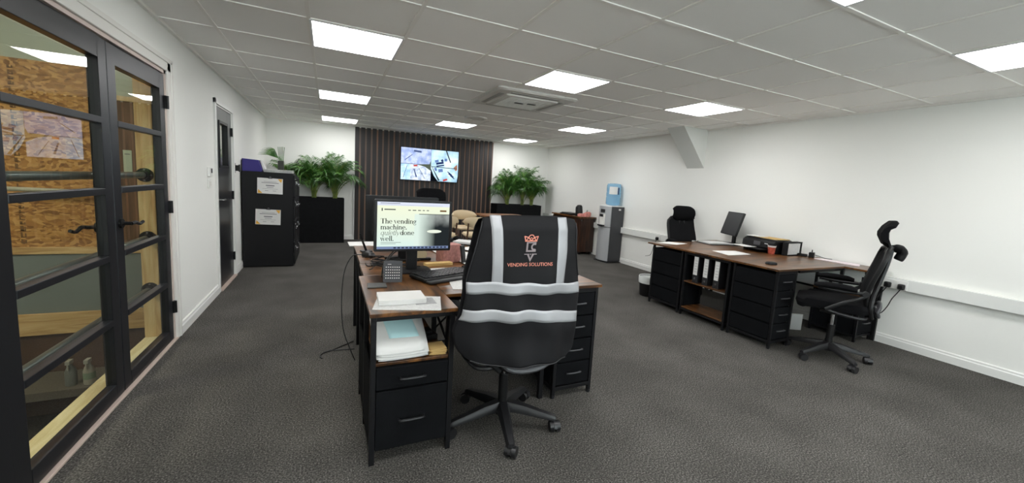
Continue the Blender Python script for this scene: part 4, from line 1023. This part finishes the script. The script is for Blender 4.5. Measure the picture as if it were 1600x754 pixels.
for u0, u1, v0, v1 in ((.41, .445, .155, .172), (.47, .52, .155, .172), (.545, .585, .155, .172), (.61, .64, .155, .172), (.665, .70, .155, .172), (.055, .07, .13, .19), (.09, .24, .145, .168), (.05, .32, .855, .862), (.05, .25, .885, .892), (.04, .3, .022, .032), (.02, .9, .055, .058)):
    srect('page_small_print', u0, u1, v0, v1, PRG, -.0136, hd)
# headline in a high-contrast serif drawn from strokes
def glyph(ch, W=.115, hair=.028):
    P = []
    def R(x0, y0, x1, y1): P.append(pol((x0, y0), (x1, y0), (x1, y1), (x0, y1)))
    def E(cx, cy, rx, ry, a0=0, a1=360, wx=W, wy=hair): P.append(ring(cx, cy, rx, ry, wx, wy, a0, a1, 20))
    def serif(x, y, e=.05): R(x-e, y, x+W+e, y+hair)
    X = .48
    if ch in 'oecdqga':
        pass
    if ch == 'o': E(.23, .24, .23, .25); return P, .50
    if ch == 'e': E(.22, .24, .22, .25, 0, 325); R(.08, .235, .43, .235+hair); R(.33, .235, .44, .30); return P, .48
    if ch == 'c': E(.22, .24, .22, .25, 45, 325); E(.34, .37, .06, .06, 0, 360, .06, .06); return P, .44
    if ch in 'dq':
        E(.21, .24, .21, .25); R(.34, 0 if ch == 'd' else -.22, .34+W, .74 if ch == 'd' else X)
        if ch == 'd': R(.28, .74-hair, .34, .74); R(.40, 0, .50, hair)
        else: R(.27, -.22, .53, -.22+hair)
        return P, .53
    if ch == 'a': R(.26, 0, .26+W, .36); E(.20, .33, .175, .16, 0, 150); E(.17, .13, .16, .14, 60, 320); R(.37, 0, .44, hair); E(.09, .36, .055, .055, 0, 360, .055, .055); return P, .46
    if ch == 'g': E(.20, .31, .19, .18); E(.20, -.08, .21, .13, 0, 360, .05, .04); E(.20, .10, .17, .06, 120, 260, .05, .03); R(.34, .43, .45, .47); return P, .46
    if ch in 'lhitnmurv': pass
    if ch == 'l': R(.05, 0, .05+W, .74); serif(.05, 0); R(.0, .74-hair, .05, .74); return P, .24
    if ch == 'i': R(.05, 0, .05+W, X); serif(.05, 0); R(0, X-hair, .05, X); E(.105, .62, .065, .065, 0, 360, .065, .065); return P, .24
    if ch == 't': R(.08, .04, .08+W, .64); R(.0, X-hair, .30, X); E(.20, .10, .12, .11, 180, 330, W*.8, hair*1.4); return P, .32
    if ch in 'hn':
        R(.05, 0, .05+W, .74 if ch == 'h' else X); serif(.05, 0, .04); R(0, (.74 if ch == 'h' else X)-hair, .05, .74 if ch == 'h' else X)
        E(.28, .30, .17, .19, 0, 150); R(.335, 0, .335+W, .31); serif(.335, 0, .04); return P, .53
    if ch == 'm':
        R(.05, 0, .05+W, X); serif(.05, 0, .04); R(0, X-hair, .05, X)
        for q in (0, .28): E(.28+q, .30, .17, .19, 0, 150); R(.335+q, 0, .335+W+q, .31); serif(.335+q, 0, .04)
        return P, .81
    if ch == 'u': R(.05, .16, .05+W, X); E(.22, .17, .17, .18, 180, 330); R(.335, 0, .335+W, X); R(.45, 0, .50, hair); R(0, X-hair, .05, X); R(.29, X-hair, .34, X); return P, .53
    if ch == 'v': P.append(pol((.0, X), (W+.01, X), (.27, 0), (.21, 0))); P.append(line((.24, .02), (.42, X), hair)); R(-.03, X-hair, .17, X); R(.34, X-hair, .48, X); return P, .46
    if ch == 'y': P.append(pol((.0, X), (W+.01, X), (.27, 0), (.21, 0))); P.append(line((.10, -.22), (.42, X), hair)); return P, .46
    if ch == 'w':
        for q in (0, .27): P.append(pol((q, X), (W+.01+q, X), (.25+q, 0), (.19+q, 0))); P.append(line((.22+q, .02), (.37+q, X), hair))
        R(-.03, X-hair, .17, X); R(.58, X-hair, .72, X); return P, .70
    if ch == 'T': R(.24, 0, .24+.14, .72); R(.16, 0, .46, hair); R(0, .72-hair*1.3, .62, .72); R(0, .55, .03, .72); R(.59, .55, .62, .72); return P, .62
    if ch == '.': E(.08, .06, .07, .07, 0, 360, .07, .07); return P, .2
    return P, .22
def write(s, u, v, size, mt, name, W=.115, shear=0, track=.0):
    x0, z0 = S(u, v); m = M(); x = 0
    for ch in s:
        P, adv = glyph(ch, W)
        for vs, fs in P: m.add([(x0+(x+a+shear*b)*size, -.0138, z0+b*size) for a, b in vs], fs)
        x += adv+track
    m.obj(name, mt, hd, weld=False)
    return x*size
SZ = .0435
write('The vending', .045, .455, SZ, dkink, 'headline', track=-.005); write('machine.', .045, .580, SZ, dkink, 'headline')
wq = write('quietly', .045, .700, SZ, emis('page_ink_light', '3c403e', .5), 'headline', W=.06, shear=.25, track=-.03)
write('done', .045+(wq+.006)/pw_, .700, SZ, dkink, 'headline'); write('well.', .045, .825, SZ, dkink, 'headline')
monitor((.50, 3.05, TZ), radians(180), .52, .33, .135, 'black monitor turned away behind the one showing the web page')
# right desk monitor, seen from its left, tilted
t_, h_ = monitor((4.82, 3.56, TZ+.0), radians(-118+0), .42, .31, .115, 'black monitor on the right desk with its blank screen towards the left', tilt=0)
h_.rotation_euler = (radians(-15), 0, 0)
M().quad((-.198, -.0125, -.142), (.198, -.0125, -.142), (.198, -.0125, .142), (-.198, -.0125, .142)).obj('screen', mat('dark_screen', '28282b', .45, spec=.5), h_)

# ---------------------------------------------- things on the left desk
kb = thing('keyboard', 'black keyboard in front of the web page monitor', 'keyboard', (.715, 2.45, TZ), radians(22)); kb.scale = (1.08, 1.08, 1.3)
M().prism([(-.235, -.085), (.235, -.085), (.24, -.075), (.235, .085), (-.235, .085), (-.24, -.075)], .004, .020, 'z').obj('tray', BLACKP, kb, bevel=.004)
M().box(-.237, .237, -.125, -.084, .003, .015).obj('palm_rest', BLACKP2, kb, bevel=.004)
m = M()
for r in range(6):
    n = 20
    for c in range(n):
        if (r == 5 and c in (14, 18)) or c == 15: continue
        x = -.225+c*.0226; y = -.066+r*.0245; m.box(x, x+.0185, y, y+.019, .019, .026)
m.obj('keys', mat('key_black', '242427', .4), kb, weld=False)
M().box(.02, .10, .068, .078, .020, .022).obj('indicator_strip', GREYP, kb)
cal = thing('desk_calendar', 'small black tent calendar beside the keyboard', 'calendar', (.345, 2.395, TZ), radians(-10))
M().prism([(-.045, 0), (.045, 0), (.006, .115), (-.006, .115)], -.052, .052, 'x').obj('card_stand', mat('calendar_grey', '35363a', .6), cal)
M().prism([(-.040, .006), (.040, .006), (.004, .108), (-.004, .108)], -.0525, -.0521, 'x').obj('pale_side', PAPER, cal)
m = M()
for r in range(5):
    for c in range(7):
        f_ = .18+r*.13; y = -.045+.039*f_; z = .115*f_; x = -.040+c*.012
        m.box(x, x+.006, y-.002, y, z, z+.005)
m.box(-.03, -.01, -.012, -.010, .095, .1).obj('date_marks', PAPER, cal)
o = M().prism([(-.052, -.045), (.048, -.05), (.052, .04), (-.046, .048)], 0, .009, 'z').obj('leather_sleeve', mat('charcoal_leather', '3b3b39', .6), loc=(.245, 2.28, TZ), bevel=.003); tag(o, 'flat charcoal sleeve on the near desk corner left of the calendar', 'sleeve')
o = M().prism([(.0, .0), (.295, -.085), (.345, .13), (.05, .225)], 0, .003, 'z').obj('paper_sheet', PAPERG, loc=(.182, 1.865, TZ)); tag(o, 'printed sheet under the white notepad on the pedestal top', 'paper')
m = M()
for r in range(9):
    m.box(.20, .30, .02+r*.012, .024+r*.012, .003, .0036)
m.obj('printed_lines', INK, o)
m = M()
for k in range(7): a = .01*((k*37) % 5-2); m.xf = Matrix.Translation((.0, 0, k*.0032)) @ Matrix.Rotation(a, 4, 'Z'); m.prism([(-.105, -.075), (.115, -.085), (.12, .07), (-.095, .085)], 0, .0028, 'z')
o = m.obj('notepad', PAPER, loc=(.318, 1.985, TZ+.0035), rot=(0, 0, .02)); tag(o, 'thick white notepad lying on the pedestal top', 'notepad')
# shelf papers
ps = thing('paper_stack', 'slumped stack of white papers on the open shelf of the pedestal', 'papers', (.315, 1.86, .491))
for k in range(9):
    dx = random.uniform(-.010, .010); ra = random.uniform(-.06, .06); cu = random.uniform(0, .012)
    def fp(u, v, k=k, dx=dx):
        x, y = -.115+.23*u, -.02+.26*v+.010*sin(k*2.1); x, y = x*cos(ra)-y*sin(ra)+dx, x*sin(ra)+y*cos(ra)
        return (x, y, .003+k*.0042+.145*max(0, v)**.85+.004*sin(u*7+k*.7)*v+cu*(abs(2*u-1)**3)*(1-v))
    M().grid(fp, 8, 6).obj('sheet', PAPER if k % 3 else PAPERG, ps, solid=.0018)
def fb(u, v): vv_ = .22+.6*v; return (-.05+.14*u-.03*v, -.02+.27*vv_, .004+8*.0042+.145*vv_**.85+.004*vv_*sin(7*(.068+.14*u)/.236+5.6)+.008)
M().grid(fb, 8, 5).obj('blue_sheet', CYANP, ps, solid=.0015)
tk = M()
for k in range(5): tk.xf = Matrix.Translation((0, 0, k*.006)) @ Matrix.Rotation(.12*(k % 3)-.1, 4, 'Z'); tk.box(-.04, .04, -.045, .045, 0, .005)
o = tk.obj('envelope_stack', KRAFT, loc=(.490, 1.895, .4905)); tag(o, 'small pile of kraft envelopes right of the papers on the pedestal shelf', 'envelopes')
o = M().box(-.05, .05, -.05, .05, 0, .03).box(-.04, .03, -.03, .04, .03, .045).obj('black_wallet', BLACKP, loc=(.475, 2.08, .4905), rot=(0, 0, .2), bevel=.004); tag(o, 'black box at the back of the pedestal shelf', 'box')
# around the monitor
mo = thing('computer_mouse', 'black computer mouse left of the web page monitor', 'mouse', (.275, 3.16, TZ), radians(30))
M().loft([[(x*sx, y*sx, z) for x, y in rrect(-.035, .035, -.06, .06, .03)] for z, sx in ((0, .95), (.012, 1), (.028, .8), (.036, .45))]).obj('mouse_shell', BLACKP, mo)
cb = M().tube(smooth_path([(.26, 3.20, .74), (.21, 3.19, .745), (.16, 3.15, .74), (.11, 3.12, .64), (.09, 3.06, .45), (.10, 3.0, .25), (.14, 2.97, .12), (.178, 2.96, .02)], 6), .0035, 6).obj('mouse_cable', BLACKP); tag(cb, 'thin black cable looping off the left edge of the desk', 'cable')
cbs = M(); rnd = random.Random(11)
for k in range(9):
    x0, y0 = .22+rnd.random()*.12, 2.72+rnd.random()*.35
    pts = [(x0+rnd.uniform(-.0, .06)*q+.0, y0+rnd.uniform(-.07, .07), TZ+.006+rnd.random()*.02) for q in range(6)]
    cbs.tube(smooth_path(pts, 5), .0035, 6)
cbs.tube(smooth_path([(.30, 2.52, TZ+.01), (.33, 2.58, TZ+.06), (.38, 2.66, TZ+.11), (.45, 2.70, TZ+.14)], 6), .004, 6)
cbs.tube(smooth_path([(.29, 2.46, TZ+.008), (.31, 2.56, TZ+.05), (.36, 2.66, TZ+.10), (.43, 2.70, TZ+.16)], 6), .004, 6)
o = cbs.obj('cable_tangle', BLACKP, weld=False); tag(o, 'tangle of black cables behind and beside the web page monitor', 'cables', kind='stuff')
st_ = thing('phone_stand', 'slim black upright stand left of the web page monitor', 'stand', (.275, 3.36, TZ), radians(15))
M().box(-.04, .04, -.03, .03, 0, .012).obj('foot', BLACKP, st_, bevel=.003); M().prism([(-.01, .01), (.008, .01), (-.048, .15), (-.056, .145)], -.006, .006, 'y').obj('arm', BLACKP, st_)
o = M().prism([(.0, 0), (.28, .03), (.26, .25), (-.02, .22)], 0, .004, 'z').obj('paper_sheet', PAPER, loc=(.165, 3.64, TZ), rot=(0, 0, -.06)); tag(o, 'white papers at the far left corner of the desk', 'paper')
ad = M().box(-.06, .06, -.03, .03, 0, .025).obj('power_adapter', BLACKP, loc=(.44, 3.02, TZ), rot=(0, 0, .4), bevel=.006); tag(ad, 'black power adapter behind the monitor stand', 'adapter')
bb = M().box(-.075, .075, -.055, .055, 0, .135).obj('pink_box', PINKB, loc=(.815, 2.90, TZ), rot=(0, 0, .25), bevel=.004); tag(bb, 'pinkish red patterned box right of the monitor stand', 'box')
bk = M().box(-.10, .10, -.03, .03, 0, .02).obj('kraft_folder', KRAFT, loc=(.71, 2.78, TZ), rot=(0, 0, .15), bevel=.002); tag(bk, 'thin tan packet in front of the pink box', 'packet')
rm = M().box(-.016, .016, -.012, .012, 0, .14).obj('desk_phone_handset', BLACKP2, loc=(.905, 2.80, TZ), rot=(0, -.14, .2), bevel=.005); tag(rm, 'black handset standing upright right of the pink box', 'handset')
tp = thing('tape_dispenser', 'pale tape dispenser behind the monitor stand', 'tape dispenser', (.63, 2.98, TZ))
M().cyl((0, -.012, .045), (0, .012, .045), .04, n=24).obj('tape_roll', mat('tape_cream', 'd8c9a4', .5), tp); M().box(-.06, .07, -.02, .02, 0, .018).obj('dispenser_base', BLACKP, tp, bevel=.004)
pw2 = M().prism([(-.10, -.02), (.16, -.05), (.17, .02), (-.08, .05)], 0, .004, 'z').obj('white_ruler', PAPER, loc=(.62, 2.62, TZ), rot=(0, 0, .2)); tag(pw2, 'white paper strip just behind the keyboard', 'paper')
m = M(); m.prism([(0, 0), (.22, -.05), (.26, .22), (.04, .27)], 0, .003, 'z'); o = m.obj('paper_sheet', PAPERG, loc=(.63, 2.12, TZ)); tag(o, 'printed sheet under the right side of the keyboard beside the vest', 'paper')
# loose papers to the right, crumpled look
def crump(w_, d_, seed, amp=.02):
    def f(u, v): return ((u-.5)*w_, (v-.5)*d_, .006+amp*(.5+.5*sin(7*u+seed)*cos(6*v+seed*2))*(u*(1-u)*v*(1-v)*8+.1))
    return M().grid(f, 16, 14)
pl_ = [((1.03, 2.82), .1, .28, .36, 'crumpled white papers between the handset and the vest'), ((1.16, 3.05), -.3, .34, .30, 'loose white papers behind the crumpled ones on the far desk'), ((1.26, 3.38), .4, .36, .28, 'open white papers on the back part of the far desk'), ((.92, 3.3), .15, .25, .3, 'white sheet lying behind the pink box')]
for k, ((x, y), r_, w_, d_, lb) in enumerate(pl_):
    o = crump(w_, d_, k*1.7, .06).obj('loose_papers', PAPER if k != 1 else PAPERG, loc=(x, y, TZ+.001), rot=(0, 0, r_), solid=.002); tag(o, lb, 'papers', 'loose papers on the far desk')
nb = thing('ring_binder', 'dark edged folder lying open at the back of the far desk', 'binder', (1.28, 3.66, TZ+.0), radians(-38))
M().box(-.20, .20, -.09, .09, 0, .012).obj('cover', BLACKP2, nb, bevel=.002); M().box(-.19, .19, -.08, .08, .012, .03).obj('pages', PAPERG, nb)
# black clothes hanger on floor
hg = thing('clothes_hanger', 'black wire clothes hanger hooked out low beside the left desk', 'hanger', (.0, 0, 0))
hz = .006
m = M().tube(smooth_path([(-.035, 3.09, hz), (-.05, 3.13, hz), (-.035, 3.18, hz), (.0, 3.21, hz), (.03, 3.22, hz)], 5), .004, 6)
m.obj('hook', BLACKP, hg); M().tube([(.03, 3.22, hz), (.19, 3.36, hz), (.185, 3.20, hz), (.03, 3.22, hz)], .004, 6).obj('bar', BLACKP, hg)

# ------------------------------------------------------------------ right desk cluster
RX = 3.59
WT2 = WOODTOPY
desk('office_desk', 'rustic brown desk with printer, the nearer half of the right cluster', [(RX, 2.145), (4.63, 2.145), (4.63, 1.945), (4.99, 1.945), (4.99, 2.935), (RX, 2.935)],
     [(4.975, 1.97), (4.66, 2.17), (4.975, 2.91), (3.93, 2.60), (4.60, 2.90)],
     [((4.65, 1.96, .69), (4.98, 1.98, .716), 1, 0), ((3.93, 2.16, .69), (4.65, 2.18, .716), 1, 0), ((3.93, 2.90, .30), (4.975, 2.915, .70), 1, 0), ((4.965, 1.97, .40), (4.985, 2.9, .42), 1, 0)], topm=WOODTOP)
desk('office_desk', 'rustic brown desk with the small monitor, farther half of the right cluster', [(RX, 2.942), (4.985, 2.942), (4.985, 3.90), (4.60, 3.90), (4.50, 3.77), (RX, 3.77)],
     [(4.96, 3.87), (4.96, 2.97), (4.60, 3.75)], [((3.93, 3.735, .69), (4.60, 3.755, .716), 1, 0)], topm=WOODTOP)
# chests: side with seams faces -x (local x=0 side), drawers face -y
chest((3.605, 2.155, 0), .285, .44, .716, 'black fabric drawer chest at the front corner of the right desk', sideseams=True)
chest((3.605, 3.225, 0), .285, .465, .716, 'black fabric drawer chest at the far end of the right desk', sideseams=True)
un2 = thing('open_shelf_unit', 'black framed open shelf unit with two brown shelves under the right desk', 'shelf unit', (3.605, 2.63, 0))
m = M(); D_ = .57
for x in (.011, .289):
    for y in (.012, D_-.012): m.box(x-.011, x+.011, y-.011, y+.011, 0, .716)
m.box(0, .022, .012, D_-.012, .69, .715).box(.0, .022, .012, D_-.012, .06, .08).box(.278, .30, .012, D_-.012, .06, .08).box(.011, .289, .001, .020, .06, .08).box(.011, .289, D_-.020, D_-.001, .06, .08)
m.obj('frame', BLACKM, un2, bevel=.002)
for z in (.395, .10): M().box(.002, .298, .024, D_-.024, z-.015, z).obj('shelf', WOODTOPY, un2, bevel=.002)
M().box(.004, .298, .0, .011, .08, .69).obj('side_panel', DFAB, un2); M().box(.004, .298, D_-.011, D_, .08, .69).obj('side_panel', DFAB, un2)
M().box(.292, .299, .024, D_-.024, .40, .70).obj('back_panel', DFAB, un2)
SPN = mat('binder_black', '1c1c1e', .5)
for k, (y, lb) in enumerate(((3.055, 'leftmost of three black lever arch files with white spine labels'), (2.925, 'middle one of three black lever arch files on the shelf'), (2.79, 'rightmost of three black lever arch files on the shelf'))):
    t = thing('lever_arch_file', lb, 'binder', (3.628, y, .3955), 0, 'lever arch files on the open shelf')
    M().box(0, .245, -.034, .034, 0, .295).obj('cover', SPN, t, bevel=.003)
    M().box(-.0012, 0, -.026, .026, .085, .285).obj('spine_label', PAPER, t)
    m = M()
    for q in range(5): m.box(-.0018, -.0013, -.02, .012, .12+q*.03, .123+q*.03)
    m.obj('label_lines', INK, t)
    M().cyl((-.003, 0, .045), (0, 0, .045), .012, n=14).obj('finger_ring', CHROME, t)
bnw = thing('waste_bin', 'black waste bin with a white liner beyond the end of the right desk', 'bin', (3.81, 3.92, 0))
M().lathe([(.095, 0), (.12, .25), (.124, .25), (.10, .002)], n=24, cap=False).lathe([(.0, .004), (.095, .004)], cap=False).obj('bucket', BLACKP, bnw)
M().lathe([(.105, .16), (.118, .24), (.126, .262), (.130, .25), (.128, .19), (.126, .17)], n=24, cap=False).obj('liner', mat('white_liner', 'd9dcd9', .5), bnw)

# near right corner pedestal under the L return
un3 = thing('file_pedestal', 'black pedestal with open shelf and drawer against the right wall', 'drawer unit', (4.68, 1.99, 0))
m = M()
for x in (.012, .29):
    for y in (.012, .42): m.box(x-.011, x+.011, y-.011, y+.011, 0, .655)
m.box(0, .30, .0, .02, .05, .07).box(0, .30, .41, .43, .05, .07).box(0, .02, .01, .42, .05, .07).box(.28, .30, .01, .42, .05, .07).obj('frame', BLACKM, un3, bevel=.002)
M().box(.0, .302, .0, .43, .455, .47).obj('shelf', WOODTOPY, un3)
M().box(.012, .29, .02, .42, .07, .454).obj('carcass', DFAB, un3)
for z0, z1 in ((.08, .26), (.27, .45)):
    d = M().box(.02, .282, .0, .019, z0, z1).obj('drawer', DFAB, un3, bevel=.004)
    zc = (z0+z1)/2+.02; M().tube(smooth_path([(.10, 0, zc-.004), (.105, -.02, zc), (.20, -.02, zc), (.205, 0, zc-.004)], 4), .0055, 8).obj('handle', GREYP, d)
m = M()
for k in range(6): m.xf = Matrix.Translation((0, 0, k*.005)) @ Matrix.Rotation(.05*(k % 3)-.05, 4, 'Z'); m.box(-.105, .105, -.14, .14, 0, .004)
o = m.obj('paper_stack', PAPER, loc=(4.835, 2.16, .4705)); tag(o, 'white papers on the open shelf by the wall socket', 'papers')
o = M().box(-.10, .10, -.012, .012, 0, .17).obj('grey_folder', mat('grey_card', '9a9a98', .7), loc=(4.43, 2.45, .001), rot=(.0, 0, -.5)); tag(o, 'grey card leaning upright under the right desk', 'card')

# on the right desk
def sheet(name, pts, lab, mt=PAPER, cat='paper', t=.003, z=TZ):
    cx = sum(p[0] for p in pts)/len(pts); cy = sum(p[1] for p in pts)/len(pts)
    o = M().prism([(x-cx, y-cy) for x, y in pts], 0, t, 'z').obj(name, mt, loc=(cx, cy, z)); tag(o, lab, cat); return o
sheet('paper_sheet', [(3.66, 3.70), (3.93, 3.755), (4.08, 3.60), (3.82, 3.53)], 'white sheet at the far left corner of the right desk')
q = sheet('paper_sheet', [(3.915, 3.10), (4.24, 3.06), (4.20, 2.84), (3.83, 2.83)], 'white sheet lying flat in front of the printer on the right desk')
mp = thing('desk_pad', 'black desk pad with white papers before the small monitor', 'desk pad', (4.62, 3.58, TZ), radians(-14))
M().box(-.24, .22, -.17, .17, 0, .006).obj('pad', BLACKP2, mp, bevel=.002)
o = M().box(-.17, .17, -.12, .12, 0, .012).box(-.16, .12, -.135, .10, .012, .016).obj('open_magazine', PAPERG, loc=(4.58, 3.59, TZ+.0065), rot=(0, 0, radians(-14))); tag(o, 'pile of printed white papers on the black desk pad', 'papers')
pr = thing('inkjet_printer', 'black inkjet printer with paper in its tray on the right desk', 'printer', (4.72, 3.02, TZ), radians(-99))
# local: front faces -y ; width x
M().prism([(-.10, 0), (.16, 0), (.17, .10), (.13, .145), (-.09, .145), (-.125, .12), (-.13, .06)], -.22, .22, 'x').obj('printer_body', BLACKP, pr, bevel=.006)
M().box(-.21, .21, -.085, .14, .146, .158).obj('scanner_lid', mat('printer_lid', '2b2b2d', .35), pr, bevel=.004)
M().box(-.05, .04, -.132, -.124, .075, .118).obj('control_panel', mat('panel_grey', '4a4a4e', .3), pr, bevel=.002)
M().box(-.15, .15, -.24, -.10, .035, .042).obj('output_tray', BLACKP, pr)
M().box(.10, .14, -.131, -.126, .10, .108).obj('maker_mark', mat('mark_white', 'c8c8c8', .5), pr)
o = M().box(-.105, .105, -.11, .08, 0, .003).obj('printed_page', PAPER, loc=(4.57, 3.16, TZ+.045), rot=(0, 0, radians(-99))); tag(o, 'white page lying on the printer output tray', 'paper')
o = M().box(-.15, .15, -.10, .10, 0, .008).obj('kraft_envelope', KRAFT, loc=(4.74, 2.97, TZ+.1585), rot=(0, 0, radians(-97))); tag(o, 'tan envelope on top of the printer', 'envelope')
o = M().box(-.10, .10, -.07, .07, 0, .004).obj('paper_sheet', PAPER, loc=(4.70, 3.13, TZ+.167), rot=(0, 0, radians(-92))); tag(o, 'white page on the tan envelope on the printer', 'paper')
fr = thing('magazine_file', 'black framed stand holding white papers at the right end of the printer', 'file holder', (4.755, 2.735, TZ), radians(0))
m = M()
m.box(-.13, -.118, -.03, .03, 0, .155).box(.118, .13, -.03, .03, 0, .155).box(-.13, .13, -.03, .03, 0, .012).box(-.13, .13, -.03, .03, .145, .155).box(-.118, .118, .02, .03, .012, .145)
m.obj('holder_frame', BLACKP, fr, bevel=.002)
M().box(-.112, .112, -.02, .018, .013, .138).obj('held_papers', PAPERG, fr)
cp = thing('paper_cup', 'red and white paper cup on the right desk', 'cup', (4.565, 2.845, TZ))
M().lathe([(.030, 0), (.032, .004), (.041, .088), (.044, .094), (.041, .095), (.030, .01)], n=24, cap=False).lathe([(0, .006), (.030, .006)], cap=False).obj('cup_wall', REDCUP, cp)
M().lathe([(.0385, .072), (.0435, .094), (.0445, .097), (.040, .096)], n=24, cap=False).obj('cup_rim', PAPER, cp)
M().lathe([(.0305, .001), (.0325, .014)], n=24, cap=False).obj('cup_foot', PAPER, cp)
cm = M().loft([[(x*s_, y*s_, z) for x, y in rrect(-.032, .032, -.05, .05, .022)] for z, s_ in ((0, .95), (.01, 1), (.02, .9), (.026, .6))]).obj('car_key_fob', BLACKP, loc=(3.81, 2.36, TZ), rot=(0, 0, 1.2)); tag(cm, 'small black fob at the front corner of the right desk', 'fob')
ch = thing('power_block', 'black charger block with a grey lead at the back of the right desk', 'charger', (4.90, 2.60, TZ), radians(20))
M().box(-.03, .03, -.025, .025, 0, .055).cyl((0, 0, .055), (0, 0, .085), .005).obj('charger_body', BLACKP, ch, bevel=.004)
M().box(-.04, .02, .04, .13, 0, .028).obj('adapter_block', BLACKP, ch, bevel=.004)
M().tube(smooth_path([(.03, -.0, .03), (.06, -.05, .02), (.04, -.12, .004), (.05, -.22, .004)], 5), .003, 6).obj('lead', GREYP, ch)
sheet('paper_sheet', [(4.80, 2.52), (4.92, 2.50), (4.97, 2.17), (4.80, 2.10)], 'pinkish white printed sheets on the desk return by the right wall', mat('pinkish_paper', 'e6d9dc', .8), t=.006)
